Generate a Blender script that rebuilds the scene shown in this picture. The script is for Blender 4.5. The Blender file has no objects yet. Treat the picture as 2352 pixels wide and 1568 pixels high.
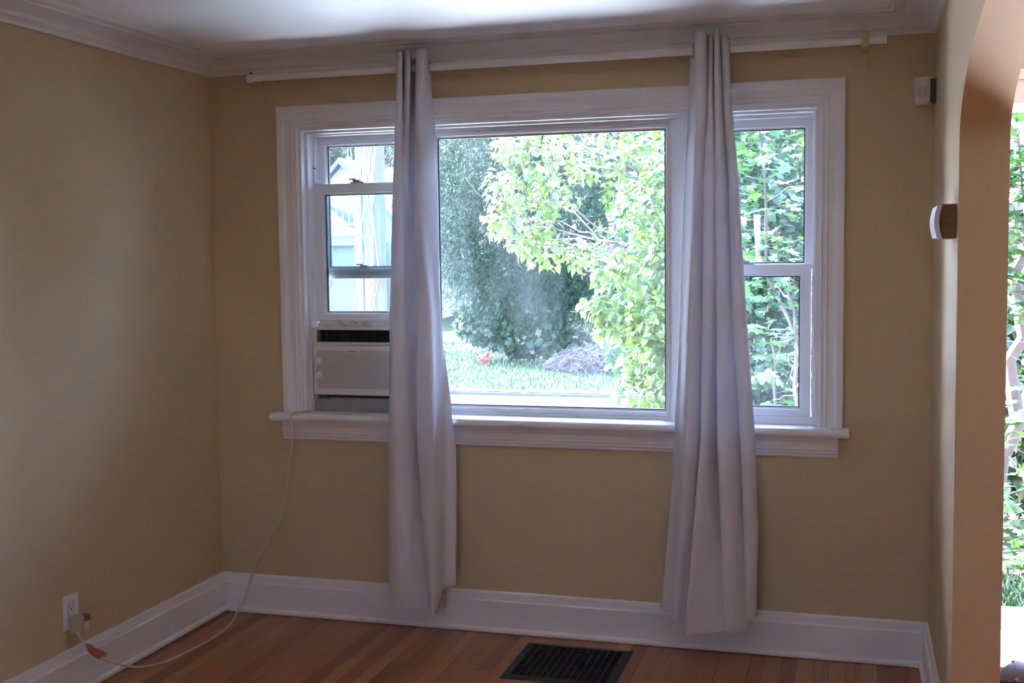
import bpy, bmesh, math, random
import numpy as np
from mathutils import Vector, Matrix
random.seed(7); rng = np.random.default_rng(7)
scn = bpy.context.scene
col = scn.collection
PI = math.pi

# ------------------------------------------------------------------ camera
FPX = 2682.07
CAM = Vector((2.6416, -4.4702, 1.5252))
RT = Vector((0.95980702, 0.28040974, -0.01186872))
UP = Vector((-0.00886805, 0.0725673, 0.99732409))
FW = Vector((-0.28052067, 0.95713341, -0.07213729))
cd = bpy.data.cameras.new('camera'); cam = bpy.data.objects.new('camera', cd); col.objects.link(cam)
cd.sensor_width = 36.0; cd.lens = 36.0 * FPX / 2352; cd.clip_start = 0.05; cd.clip_end = 300
m = Matrix.Identity(4)
for i in range(3):
    m[i][0] = RT[i]; m[i][1] = UP[i]; m[i][2] = -FW[i]; m[i][3] = CAM[i]
cam.matrix_world = m
scn.camera = cam

def at(px, py, axis, val):
    d = FW + RT * ((px - 1176) / FPX) - UP * ((py - 784) / FPX)
    t = (val - CAM[axis]) / d[axis]
    return CAM + d * t

# ------------------------------------------------------------------ light
SUN_TO = Vector((-0.58, 0.27, 0.76)).normalized()
world = bpy.data.worlds.new('world'); scn.world = world; world.use_nodes = True
wn = world.node_tree; wn.nodes.clear()
wo = wn.nodes.new('ShaderNodeOutputWorld'); wb = wn.nodes.new('ShaderNodeBackground')
sk = wn.nodes.new('ShaderNodeTexSky'); sk.sky_type = 'NISHITA'; sk.sun_disc = False
sk.sun_elevation = math.radians(51); sk.sun_rotation = math.atan2(SUN_TO.x, SUN_TO.y)
sk.air_density = 1.0; sk.dust_density = 1.6; sk.ozone_density = 1.0
hs = wn.nodes.new('ShaderNodeHueSaturation'); hs.inputs['Saturation'].default_value = 0.85
wn.links.new(sk.outputs[0], hs.inputs['Color']); tn = wn.nodes.new('ShaderNodeMix'); tn.data_type = 'RGBA'; tn.blend_type = 'MULTIPLY'; tn.inputs['Factor'].default_value = 1.0
tn.inputs['B'].default_value = (1.03, 0.945, 1.12, 1)
wn.links.new(hs.outputs[0], tn.inputs['A']); wn.links.new(tn.outputs['Result'], wb.inputs['Color'])
wb.inputs['Strength'].default_value = 0.52
wn.links.new(wb.outputs[0], wo.inputs['Surface'])
sl = bpy.data.lights.new('sun', 'SUN'); sl.energy = 5.6; sl.angle = math.radians(0.6); sl.color = (1.0, 0.93, 0.90)
so = bpy.data.objects.new('sun', sl); col.objects.link(so)
so.rotation_euler = SUN_TO.to_track_quat('Z', 'Y').to_euler()
vs = scn.view_settings
vs.view_transform = 'Standard'; vs.look = 'None'; vs.gamma = 1.0; vs.use_curve_mapping = False
vs.exposure = 4.1
scn.cycles.max_bounces = 12; scn.cycles.diffuse_bounces = 7; scn.cycles.transparent_max_bounces = 24
scn.cycles.sample_clamp_indirect = 6.0
scn.cycles.caustics_reflective = False; scn.cycles.caustics_refractive = False

# ------------------------------------------------------------------ materials
MATS = {}
def mat(name, color, rough=0.6, var=0.0, vscale=8.0, bump=0.0, bscale=60.0, spec=0.4, metal=0.0, trans=0.0, transcol=None, stretch=None, color2=None):
    if name in MATS: return MATS[name]
    m = bpy.data.materials.new(name); m.use_nodes = True
    nt = m.node_tree; b = nt.nodes['Principled BSDF']; out = nt.nodes['Material Output']
    b.inputs['Roughness'].default_value = rough; b.inputs['Specular IOR Level'].default_value = spec
    b.inputs['Metallic'].default_value = metal
    b.inputs['Base Color'].default_value = (*color, 1)
    if var > 0 or bump > 0 or color2:
        tc = nt.nodes.new('ShaderNodeTexCoord'); mp = nt.nodes.new('ShaderNodeMapping')
        nt.links.new(tc.outputs['Object'], mp.inputs['Vector'])
        if stretch: mp.inputs['Scale'].default_value = stretch
    csock = None
    if var > 0 or color2:
        n = nt.nodes.new('ShaderNodeTexNoise'); n.inputs['Scale'].default_value = vscale; n.inputs['Detail'].default_value = 4
        nt.links.new(mp.outputs[0], n.inputs['Vector'])
        r = nt.nodes.new('ShaderNodeValToRGB')
        c2 = color2 or tuple(min(1, c * (1 + var)) for c in color)
        c1 = tuple(c * (1 - var) for c in color) if not color2 else color
        r.color_ramp.elements[0].position = 0.3; r.color_ramp.elements[0].color = (*c1, 1)
        r.color_ramp.elements[1].position = 0.7; r.color_ramp.elements[1].color = (*c2, 1)
        nt.links.new(n.outputs['Fac'], r.inputs['Fac']); nt.links.new(r.outputs[0], b.inputs['Base Color'])
        csock = r.outputs[0]
    if bump > 0:
        n2 = nt.nodes.new('ShaderNodeTexNoise'); n2.inputs['Scale'].default_value = bscale; n2.inputs['Detail'].default_value = 3
        nt.links.new(mp.outputs[0], n2.inputs['Vector'])
        bp = nt.nodes.new('ShaderNodeBump'); bp.inputs['Strength'].default_value = bump; bp.inputs['Distance'].default_value = 0.01
        nt.links.new(n2.outputs['Fac'], bp.inputs['Height']); nt.links.new(bp.outputs[0], b.inputs['Normal'])
    if trans > 0:
        t = nt.nodes.new('ShaderNodeBsdfTranslucent'); mx = nt.nodes.new('ShaderNodeMixShader')
        mx.inputs[0].default_value = trans
        if transcol: t.inputs['Color'].default_value = (*transcol, 1)
        elif csock: nt.links.new(csock, t.inputs['Color'])
        else: t.inputs['Color'].default_value = (*color, 1)
        nt.links.new(b.outputs[0], mx.inputs[1]); nt.links.new(t.outputs[0], mx.inputs[2])
        nt.links.new(mx.outputs[0], out.inputs['Surface'])
    MATS[name] = m
    return m

def glass_mat(name, dirt_lo, dirt_hi, tint=(0.86, 0.95, 0.97)):
    m = bpy.data.materials.new(name); m.use_nodes = True; nt = m.node_tree; nt.nodes.clear()
    N = nt.nodes.new; L = nt.links.new
    out = N('ShaderNodeOutputMaterial'); tr = N('ShaderNodeBsdfTransparent'); tr.inputs[0].default_value = (*tint, 1)
    gl = N('ShaderNodeBsdfGlossy'); gl.inputs['Roughness'].default_value = 0.02
    fr = N('ShaderNodeFresnel'); fr.inputs['IOR'].default_value = 1.4
    m1 = N('ShaderNodeMixShader'); L(fr.outputs[0], m1.inputs[0]); L(tr.outputs[0], m1.inputs[1]); L(gl.outputs[0], m1.inputs[2])
    tl = N('ShaderNodeBsdfTranslucent'); tl.inputs[0].default_value = (0.80, 0.88, 0.95, 1)
    tc = N('ShaderNodeTexCoord'); mp = N('ShaderNodeMapping'); mp.inputs['Scale'].default_value = (3.2, 1, 1.1); L(tc.outputs['Object'], mp.inputs[0])
    no = N('ShaderNodeTexNoise'); no.inputs['Scale'].default_value = 1.6; no.inputs['Detail'].default_value = 5; no.inputs['Roughness'].default_value = 0.65; L(mp.outputs[0], no.inputs['Vector'])
    mr = N('ShaderNodeMapRange'); mr.inputs['From Min'].default_value = 0.35; mr.inputs['From Max'].default_value = 0.72
    mr.inputs['To Min'].default_value = dirt_lo; mr.inputs['To Max'].default_value = dirt_hi; L(no.outputs['Fac'], mr.inputs['Value'])
    m2 = N('ShaderNodeMixShader'); L(mr.outputs[0], m2.inputs[0]); L(m1.outputs[0], m2.inputs[1]); L(tl.outputs[0], m2.inputs[2])
    L(m2.outputs[0], out.inputs['Surface'])
    return m

WALLC = (0.62, 0.478, 0.285)
M_wall = mat('wall_paint', WALLC, 0.68, var=0.03, vscale=1.5, bump=0.05, bscale=220)
M_ceil = mat('ceiling_paint', (0.88, 0.88, 0.88), 0.6, bump=0.03, bscale=200)
M_trim = mat('white_trim_paint', (0.80, 0.79, 0.80), 0.38, bump=0.02, bscale=90)
M_vinyl = mat('white_vinyl', (0.82, 0.83, 0.84), 0.35)
M_vinyl_grimy = mat('grimy_white_vinyl', (0.45, 0.43, 0.40), 0.5, vscale=30, color2=(0.78, 0.77, 0.77))
M_gasket = mat('black_gasket', (0.012, 0.014, 0.016), 0.5)
M_glass = glass_mat('window_glass', 0.001, 0.016)
M_glass_dirty = glass_mat('dusty_window_glass', 0.005, 0.018)
M_curtain = mat('curtain_cloth', (0.78, 0.76, 0.78), 0.85, bump=0.12, bscale=500, spec=0.15, trans=0.16, transcol=(0.70, 0.72, 0.80))
M_rod = mat('white_rod_enamel', (0.82, 0.81, 0.80), 0.3)
M_steel = mat('brushed_steel', (0.45, 0.44, 0.43), 0.3, metal=1.0)
M_black = mat('black_register_enamel', (0.012, 0.013, 0.014), 0.45)
M_dark = mat('dark_void', (0.006, 0.006, 0.007), 0.9)
M_acbody = mat('ac_plastic', (0.72, 0.68, 0.66), 0.42)
M_acdark = mat('ac_dark_plastic', (0.03, 0.035, 0.035), 0.4)
M_cord = mat('cream_cord', (0.62, 0.56, 0.46), 0.5)
M_plug = mat('beige_plug', (0.50, 0.42, 0.30), 0.45)
M_tape = mat('red_tape', (0.52, 0.13, 0.09), 0.5, var=0.25, vscale=60)
M_leafsoil = mat('soil', (0.02, 0.015, 0.013), 0.95, var=0.4, vscale=12, bump=0.6, bscale=20)

# ------------------------------------------------------------------ mesh helpers
class MB:
    def __init__(s): s.v = []; s.f = []
    def add(s, vs, fs):
        o = len(s.v); s.v += [tuple(p) for p in vs]; s.f += [tuple(i + o for i in f) for f in fs]; return s
    def box(s, x0, x1, y0, y1, z0, z1):
        return s.add([(x0,y0,z0),(x1,y0,z0),(x1,y1,z0),(x0,y1,z0),(x0,y0,z1),(x1,y0,z1),(x1,y1,z1),(x0,y1,z1)],
                     [(0,3,2,1),(4,5,6,7),(0,1,5,4),(1,2,6,5),(2,3,7,6),(3,0,4,7)])
    def tube(s, pts, r, n=10, cap=True):
        pts = [Vector(p) for p in pts]; rs = r if isinstance(r, (list, tuple)) else [r] * len(pts)
        t0 = (pts[1] - pts[0]).normalized(); a = t0.orthogonal().normalized(); rings = []
        for i, p in enumerate(pts):
            t = (pts[min(i+1, len(pts)-1)] - pts[max(i-1, 0)]).normalized()
            a = (a - t * a.dot(t)); a = a.normalized() if a.length > 1e-6 else t.orthogonal().normalized()
            b = t.cross(a)
            rings.append([p + (a * math.cos(2*PI*k/n) + b * math.sin(2*PI*k/n)) * rs[i] for k in range(n)])
        vs = [q for r_ in rings for q in r_]; fs = []
        for i in range(len(pts) - 1):
            for k in range(n):
                fs.append((i*n+k, i*n+(k+1) % n, (i+1)*n+(k+1) % n, (i+1)*n+k))
        if cap: fs += [tuple(range(n-1, -1, -1)), tuple((len(pts)-1)*n + k for k in range(n))]
        return s.add(vs, fs)
    def prism(s, outline, axis, d0, d1):
        n = len(outline)
        def mk(a, b, d):
            return {0: (d, a, b), 1: (a, d, b), 2: (a, b, d)}[axis]
        vs = [mk(a, b, d0) for a, b in outline] + [mk(a, b, d1) for a, b in outline]
        fs = [tuple(range(n-1, -1, -1)), tuple(range(n, 2*n))] + [(i, (i+1) % n, n+(i+1) % n, n+i) for i in range(n)]
        return s.add(vs, fs)
    def loft(s, rings, closed=True, cap=True):
        n = len(rings[0]); vs = [q for r in rings for q in r]; fs = []
        for i in range(len(rings)-1):
            for k in range(n if closed else n-1):
                fs.append((i*n+k, i*n+(k+1) % n, (i+1)*n+(k+1) % n, (i+1)*n+k))
        if cap and closed: fs += [tuple(range(n-1, -1, -1)), tuple((len(rings)-1)*n + k for k in range(n))]
        return s.add(vs, fs)
    def build(s, name, mt, parent=None, bevel=0.0, smooth=False, seg=2):
        me = bpy.data.meshes.new(name); me.from_pydata(s.v, [], s.f)
        bm = bmesh.new(); bm.from_mesh(me)
        bmesh.ops.recalc_face_normals(bm, faces=bm.faces)
        if bevel > 0:
            bmesh.ops.remove_doubles(bm, verts=bm.verts, dist=1e-6)
            ed = [e for e in bm.edges if len(e.link_faces) == 2 and e.calc_face_angle(0) > 0.5]
            bmesh.ops.bevel(bm, geom=ed, offset=bevel, segments=seg, affect='EDGES', profile=0.6, clamp_overlap=True)
        if smooth:
            for f in bm.faces: f.smooth = True
            for e in bm.edges:
                if len(e.link_faces) == 2 and e.calc_face_angle(0) > 0.7: e.smooth = False
        bm.to_mesh(me); bm.free()
        return obj(name, me, mt, parent)

def obj(name, me, mt, parent=None):
    if mt and not me.materials: me.materials.append(mt)
    o = bpy.data.objects.new(name, me); col.objects.link(o)
    if parent: o.parent = parent
    return o
def tag(o, label=None, cat=None, group=None, kind=None):
    if label: o['label'] = label
    if cat: o['category'] = cat
    if group: o['group'] = group
    if kind: o['kind'] = kind
    return o
def thing(name, label, cat, loc=(0, 0, 0), group=None):
    o = bpy.data.objects.new(name, None); col.objects.link(o); o.location = loc; o.empty_display_size = 0.05
    bpy.context.view_layer.update()
    return tag(o, label, cat, group)
def root_struct(name):
    o = bpy.data.objects.new(name, None); col.objects.link(o); return tag(o, kind='structure')
def struct(name, mb, mt, label=None, bevel=0, smooth=False):
    return tag(mb.build(name, mt, None, bevel, smooth), label, None, None, 'structure')
def put(o, root):
    """parent a mesh built in world coordinates to a root that stands at its own base"""
    o.parent = root; o.matrix_parent_inverse = Matrix.Translation(-Vector(root.location)); return o

def raw_mesh(name, V, F):
    """V (n,3) array, F (m,k) array"""
    me = bpy.data.meshes.new(name); n = len(V); m, k = F.shape
    me.vertices.add(n); me.vertices.foreach_set('co', np.asarray(V, np.float32).ravel())
    me.loops.add(m*k); me.loops.foreach_set('vertex_index', np.asarray(F, np.int32).ravel())
    me.polygons.add(m); me.polygons.foreach_set('loop_start', np.arange(0, m*k, k, dtype=np.int32))
    me.update(calc_edges=True); return me
def catmull(P, n):
    """P list of arrays -> dense samples"""
    P = np.asarray(P, float); out = []
    Q = np.vstack([2*P[0]-P[1], P, 2*P[-1]-P[-2]])
    for i in range(len(P)-1):
        p0, p1, p2, p3 = Q[i:i+4]
        for t in np.linspace(0, 1, n, endpoint=False):
            out.append(0.5*((2*p1)+(-p0+p2)*t+(2*p0-5*p1+4*p2-p3)*t*t+(-p0+3*p1-3*p2+p3)*t**3))
    out.append(P[-1]); return np.array(out)

# ------------------------------------------------------------------ room shell
W = 2.914; XF = 5.1; YR = -6.4; ZC = 2.368
WX0, WX1, WZ0, WZ1 = 0.412, 2.520, 0.862, 2.072      # window opening
DX0, DX1, DZ1 = 3.10, 4.06, 2.06                     # entry door opening
YW = 0.20                                            # outer face of the street wall

def holed_wall(axis, us, zs, holes, d0, d1):
    """wall slab with rectangular holes; axis 1: u = x, depth = y; axis 0: u = y, depth = x"""
    mb = MB(); us = sorted(us); zs = sorted(zs)
    def solid(i, j):
        if i < 0 or j < 0 or i >= len(us)-1 or j >= len(zs)-1: return False
        cu = (us[i]+us[i+1])/2; cz = (zs[j]+zs[j+1])/2
        return not any(h[0] < cu < h[1] and h[2] < cz < h[3] for h in holes)
    def P(u, d, z): return (u, d, z) if axis == 1 else (d, u, z)
    for i in range(len(us)-1):
        for j in range(len(zs)-1):
            if not solid(i, j): continue
            a, b, c, e = us[i], us[i+1], zs[j], zs[j+1]
            for d in (d0, d1): mb.add([P(a,d,c),P(b,d,c),P(b,d,e),P(a,d,e)], [(0,1,2,3)])
            if not solid(i-1, j): mb.add([P(a,d0,c),P(a,d1,c),P(a,d1,e),P(a,d0,e)], [(0,1,2,3)])
            if not solid(i+1, j): mb.add([P(b,d0,c),P(b,d1,c),P(b,d1,e),P(b,d0,e)], [(0,1,2,3)])
            if not solid(i, j-1): mb.add([P(a,d0,c),P(b,d0,c),P(b,d1,c),P(a,d1,c)], [(0,1,2,3)])
            if not solid(i, j+1): mb.add([P(a,d0,e),P(b,d0,e),P(b,d1,e),P(a,d1,e)], [(0,1,2,3)])
    return mb

struct('wall_back', holed_wall(1, [-0.2, WX0, WX1, DX0, DX1, XF+0.2], [-0.8, -0.03, WZ0, WZ1, DZ1, 2.7],
       [(WX0, WX1, WZ0, WZ1), (DX0, DX1, -0.03, DZ1)], 0.0, YW), M_wall, 'pale yellow painted wall around the wide window')
struct('wall_left', MB().box(-0.2, 0, YR, 0, -0.3, 2.7), M_wall, 'pale yellow painted wall with the power outlet')
struct('wall_rear', holed_wall(1, [-0.2, 1.4, 1.8, XF+0.2], [-0.3, 1.3, 1.9, 2.7],
       [(1.4, 1.8, 1.3, 1.9)], YR-0.2, YR), M_wall, 'rear wall with a small opening added to let in daylight')  # opening behind the camera, added to let sky light into the room
struct('wall_entry', MB().box(XF, XF+0.2, YR, 0, -0.3, 2.7), M_wall, 'side wall of the entry hall')
# right wall with the elliptical arch
AY0, AY1, ASP, ARI = -1.05, -3.15, 1.83, 0.27; WT = 0.128
mb = MB()
def arch_z(y):
    c = (AY0+AY1)/2; a = (AY0-AY1)/2; q = max(0.0, 1-((y-c)/a)**2)
    return ASP + ARI*math.sqrt(q)
mb.box(W, W+WT, AY0, 0, -0.3, 2.7); mb.box(W, W+WT, YR, AY1, -0.3, 2.7)
na = 64
ysm = [(AY0+AY1)/2 + (AY0-AY1)/2*math.cos(PI*i/na) for i in range(na+1)]
for i in range(na):
    a, b = ysm[i], ysm[i+1]; za, zb = arch_z(a), arch_z(b)
    mb.add([(W,a,za),(W,b,zb),(W,b,2.7),(W,a,2.7)], [(0,1,2,3)])
    mb.add([(W+WT,a,za),(W+WT,b,zb),(W+WT,b,2.7),(W+WT,a,2.7)], [(0,1,2,3)])
    mb.add([(W,a,za),(W,b,zb),(W+WT,b,zb),(W+WT,a,za)], [(0,1,2,3)])
struct('wall_right', mb, M_wall, 'pale yellow wall pierced by a wide arched opening')
struct('added_eave', MB().box(-0.8, XF+0.8, YW-0.01, 0.95, 2.55, 2.70), M_trim, 'unseen white overhang added to shade the window')  # out of view; added to keep direct sun off window and doorway
struct('ceiling', MB().box(-0.2, XF+0.2, YR-0.2, YW, ZC, 2.72), M_ceil, 'smooth white ceiling')

# floor: subfloor and strip planks
fl = struct('floor', MB().box(-0.2, XF+0.2, YR-0.2, 0.02, -0.30, -0.012), mat('subfloor', (0.05, 0.025, 0.015), 0.8), 'warm brown strip hardwood floor')
plank_mats = []
for i, (c1, c2) in enumerate([((0.30,0.115,0.040),(0.40,0.165,0.060)), ((0.24,0.085,0.032),(0.33,0.125,0.046)), ((0.36,0.155,0.056),(0.46,0.205,0.080)),
                              ((0.20,0.065,0.026),(0.29,0.100,0.038)), ((0.33,0.12,0.05),(0.38,0.17,0.055))]):
    plank_mats.append(mat('oak_strip_%d' % i, c1, 0.32, vscale=6, color2=c2, stretch=(9, 0.6, 1), bump=0.03, bscale=30, spec=0.45))
pw = 0.057; nx = int(XF/pw)
shapes = {}
for ix in range(nx+1):
    x0 = ix*pw; lim = YR if x0 < W else YR
    y = 0.0 + random.uniform(0, 0.6) if ix % 2 else random.uniform(0, 0.3)
    first = True; y = 0.0
    while y > lim:
        L = random.choice([1.1, 1.5, 2.0, 2.4, 2.9]) if not first else random.choice([0.45, 0.8, 1.2, 1.6, 2.1])
        L = (2.1 if first else 4.3) if x0 > W else L
        L = min(L, y-lim); first = False
        key = (round(L, 3), random.randrange(5))
        if key not in shapes:
            b = MB().box(0.0004, pw-0.0004, -L+0.0004, -0.0004, -0.012, 0.0)
            o = b.build('plank', plank_mats[key[1]], fl, bevel=0.0006, seg=1); shapes[key] = o.data
        else:
            o = obj('plank', shapes[key], None, fl)
        o.location = (x0, y, random.uniform(-0.0003, 0)); y -= L

# mitred runs round the room
def room_run(prof, y_l, y_r):
    rings = []
    for (px_, py_) in ((0, 0), (1, 1), (2, 1), (3, 2)):
        pass
    r0 = [(p, y_l, z) for p, z in prof]; r1 = [(p, -p, z) for p, z in prof]
    r2 = [(W-p, -p, z) for p, z in prof]; r3 = [(W-p, y_r, z) for p, z in prof]
    return r0, r1, r2, r3
crown = [(0.0, 2.300), (0.010, 2.300), (0.014, 2.306), (0.014, 2.314), (0.020, 2.318), (0.020, 2.322)]
for k in range(0, 9):
    t = k/8*PI/2
    crown.append((0.024 + 0.080*(1-math.cos(t)), 2.324 + 0.030*math.sin(t)))
crown += [(0.106, 2.359), (0.112, 2.3595), (0.150, 2.3600), (0.152, 2.3635), (0.160, 2.3640), (0.162, 2.3675), (0.170, 2.3685), (0.170, 2.380), (0.0, 2.380)]
r0, r1, r2, r3 = room_run(crown, YR, YR)
for nm, a, b, lb in (('trim_1', r0, r1, 'white cove crown moulding along the outlet wall'), ('trim_2', r1, r2, 'white cove crown moulding above the window'), ('trim_3', r2, r3, 'white cove crown moulding above the arch')):
    struct(nm, MB().loft([a, b]), M_trim, lb, smooth=True)
base = [(0.0, 0.0), (0.019, 0.0), (0.019, 0.128), (0.016, 0.132), (0.012, 0.133), (0.010, 0.150), (0.009, 0.160), (0.006, 0.166), (0.0, 0.167)]
r0, r1, r2, r3 = room_run(base, YR, AY0)
shoe = [(0.019, 0.003), (0.031, 0.003), (0.031, 0.012), (0.028, 0.018), (0.024, 0.021), (0.019, 0.023)]
s0, s1, s2, s3 = room_run(shoe, YR, AY0)
for nm, a, b, c, d, lb in (('baseboard_left', r0, r1, s0, s1, 'tall white baseboard below the outlet'), ('baseboard_back', r1, r2, s1, s2, 'tall white baseboard under the window'), ('baseboard_right', r2, r3, s2, s3, 'tall white baseboard beside the arch')):
    o = struct(nm, MB().loft([a, b]), M_trim, lb, bevel=0)
    MB().loft([c, d]).build('shoe_moulding', M_trim, o)

# ------------------------------------------------------------------ window casing, stool, apron
cas = [(0.0, 0.0), (0.0, 0.012), (0.003, 0.015), (0.008, 0.016), (0.011, 0.010), (0.016, 0.010), (0.020, 0.016), (0.026, 0.018),
       (0.030, 0.014), (0.052, 0.016), (0.058, 0.021), (0.062, 0.026), (0.068, 0.028), (0.084, 0.028), (0.088, 0.024), (0.088, 0.0)]
def frame_path(o, d):
    return [(WX0-o, -d, 0.872), (WX0-o, -d, WZ1+o), (WX1+o, -d, WZ1+o), (WX1+o, -d, 0.872)]
pr = [frame_path(o, d) for o, d in cas]
mb = MB().loft([[pr[i][k] for i in range(len(cas))] for k in range(4)])
tc_ = struct('trim_4', mb, M_trim, 'moulded white casing round the wide window', smooth=True)
# jamb liner with stops
jl = MB()
jt = 0.014
jl.box(WX0, WX0+jt, -0.004, 0.19, WZ0, WZ1); jl.box(WX1-jt, WX1, -0.004, 0.19, WZ0, WZ1); jl.box(WX0+jt, WX1-jt, -0.004, 0.19, WZ1-jt, WZ1)
jo = jl.build('jamb', M_trim, tc_)
st = MB(); a0, a1, at1 = WX0+jt, WX1-jt, WZ1-jt
st.box(a0, a0+0.010, 0.035, 0.075, 0.88, at1); st.box(a1-0.010, a1, 0.035, 0.075, 0.88, at1); st.box(a0+0.010, a1-0.010, 0.035, 0.075, at1-0.010, at1)
st.build('stop_moulding', M_trim, tc_, bevel=0.003)
# stool with rounded nose
nose = [(0.060, 0.845), (-0.045, 0.845)]
nose += [(-0.047-0.018*math.sin(PI*k/8), 0.862-0.017*math.cos(PI*k/8)) for k in range(9)]
nose += [(-0.045, 0.879), (0.060, 0.879)]
mb = MB(); mb.prism([(y, z) for y, z in nose], 0, 0.276, 2.632)
sto = struct('trim_5', mb, M_trim, 'white window stool with a rounded nose', bevel=0.006, smooth=True)
MB().box(WX0, WX1, 0.0601, 0.19, WZ0-0.02, 0.876).build('sill_board', M_trim, sto)
apr = [(0.0, 0.765), (-0.010, 0.765), (-0.014, 0.770), (-0.014, 0.778), (-0.020, 0.782), (-0.020, 0.792), (-0.024, 0.795), (-0.024, 0.805), (-0.026, 0.822), (-0.034, 0.845), (0.0, 0.845)]
struct('trim_6', MB().prism(apr, 0, 0.318, 2.592), M_trim, 'moulded white apron under the window stool')

# ------------------------------------------------------------------ windows
def rect_frame(x0, x1, z0, z1, wl, wr, wb_, wt, y0, y1):
    mb = MB()
    o = [(x0, z0), (x1, z0), (x1, z1), (x0, z1)]; i = [(x0+wl, z0+wb_), (x1-wr, z0+wb_), (x1-wr, z1-wt), (x0+wl, z1-wt)]
    vs = [(a, y0, b) for a, b in o] + [(a, y0, b) for a, b in i] + [(a, y1, b) for a, b in o] + [(a, y1, b) for a, b in i]
    fs = []
    for k in range(4):
        n = (k+1) % 4
        fs += [(k, n, 4+n, 4+k), (8+k, 8+n, 12+n, 12+k), (k, n, 8+n, 8+k), (4+k, 4+n, 12+n, 12+k)]
    return mb.add(vs, fs)
def sash(root, name, x0, x1, z0, z1, fr, y0, y1, glass, extra=True):
    s = rect_frame(x0, x1, z0, z1, *fr, y0, y1).build(name, M_vinyl, root, bevel=0.002)
    gx0, gx1, gz0, gz1 = x0+fr[0], x1-fr[1], z0+fr[2], z1-fr[3]
    ym = (y0+y1)/2
    # stepped glazing bead and black gasket
    rect_frame(gx0-0.001, gx1+0.001, gz0-0.001, gz1+0.001, 0.007, 0.007, 0.007, 0.007, ym-0.006, ym+0.011).build('glazing_bead', M_vinyl, s)
    rect_frame(gx0+0.0055, gx1-0.0055, gz0+0.0055, gz1-0.0055, 0.004, 0.004, 0.004, 0.004, ym-0.003, ym+0.009).build('gasket', M_gasket, s)
    MB().box(gx0+0.007, gx1-0.007, gz0*0+ym+0.001, ym+0.004, gz0+0.007, gz1-0.007).build('pane', glass, s)
    return s
def lock(s, x, y, z):
    mb = MB(); mb.box(x-0.030, x+0.030, y-0.014, y+0.014, z, z+0.006); mb.box(x-0.020, x+0.012, y-0.010, y+0.010, z+0.006, z+0.014); mb.box(x-0.034, x-0.006, y-0.016, y-0.004, z+0.014, z+0.020)
    mb.build('sash_lock', mat('lock_metal', (0.42, 0.40, 0.37), 0.45), s, bevel=0.0015)

FX0, FX1, FZ0, FZ1 = 0.427, 2.505, 0.876, 2.058
M1a, M1b, M2a, M2b = 0.945, 0.962, 1.962, 2.012
# window 1: double hung with raised lower sash
w1 = root_struct('window_1'); w1['label'] = 'double-hung window holding the air conditioner'
rect_frame(FX0, M1a, FZ0, FZ1, 0.010, 0.010, 0.060, 0.016, 0.066, 0.185).build('frame', M_vinyl, w1, bevel=0.002)
su = sash(w1, 'upper_sash', FX0+0.010, M1a-0.010, 1.440, FZ1-0.016, (0.036, 0.036, 0.044, 0.034), 0.128, 0.165, M_glass_dirty)
lo_ = sash(w1, 'lower_sash', FX0+0.006, M1a-0.006, 1.258, 1.842, (0.044, 0.044, 0.036, 0.040), 0.084, 0.122, M_glass_dirty)
lock(lo_, 0.635, 0.10, 1.842); lock(su, 0.640, 0.145, 1.484)
MB().box(FX0+0.0105, FX0+0.016, 0.086, 0.120, 1.85, 2.04).build('jamb_track', M_vinyl, w1)
MB().box(FX0+0.012, FX0+0.0195, 0.080, 0.092, 1.907, 1.911).build('track_clip', M_gasket, w1)
# window 2: fixed picture light
w2 = root_struct('window_2'); w2['label'] = 'large fixed picture window'
rect_frame(M1b, M2a+0.0, FZ0, FZ1, 0.010, 0.010, 0.014, 0.022, 0.078, 0.185).build('frame', M_vinyl, w2, bevel=0.002)
sash(w2, 'fixed_sash', M1b+0.010, M2a-0.010, FZ0+0.014, FZ1-0.022, (0.014, 0.014, 0.018, 0.016), 0.088, 0.130, M_glass)
MB().box(M1a, M1b, 0.060, 0.19, FZ0, FZ1).build('mullion', M_vinyl, w2)
MB().box(M2a, M2b, 0.060, 0.19, FZ0, FZ1).build('mullion', M_vinyl, w2)
# window 3: double hung, closed
w3 = root_struct('window_3'); w3['label'] = 'closed double-hung window beside the picture window'
rect_frame(M2b, FX1, FZ0, FZ1, 0.012, 0.014, 0.030, 0.022, 0.075, 0.185).build('frame', M_vinyl, w3, bevel=0.002)
sash(w3, 'upper_sash', M2b+0.012, FX1-0.014, 1.442, FZ1-0.022, (0.030, 0.026, 0.042, 0.030), 0.128, 0.165, M_glass)
l3 = sash(w3, 'lower_sash', M2b+0.014, FX1-0.018, 0.906, 1.486, (0.036, 0.036, 0.026, 0.040), 0.084, 0.122, M_glass)
lock(l3, 2.245, 0.10, 1.486)

# ------------------------------------------------------------------ entry door opening
d1 = root_struct('door_1'); d1['label'] = 'open entry doorway with white frame'
fr = MB(); fr.box(DX0, DX0+0.03, -0.005, YW, 0, DZ1-0.03); fr.box(DX1-0.03, DX1, -0.005, YW, 0, DZ1-0.03)
fr.build('door_jamb', M_trim, d1); MB().box(DX0, DX1, -0.005, YW, DZ1-0.03, DZ1).build('door_head', M_trim, d1)
ca = MB(); ca.box(DX0-0.05, DX0+0.02, -0.02, -0.002, 0.0, DZ1-0.02); ca.box(DX1-0.02, DX1+0.09, -0.02, -0.002, 0.0, DZ1-0.02)
ca.build('door_casing', M_trim, d1, bevel=0.003)
ch = MB(); ch.box(DX0-0.05, DX1+0.09, -0.022, -0.002, DZ1-0.022, DZ1+0.06); ch.box(DX0-0.055, DX1+0.095, -0.032, -0.002, DZ1+0.06, DZ1+0.095)
ch.build('door_head_casing', M_trim, d1, bevel=0.003)
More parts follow.
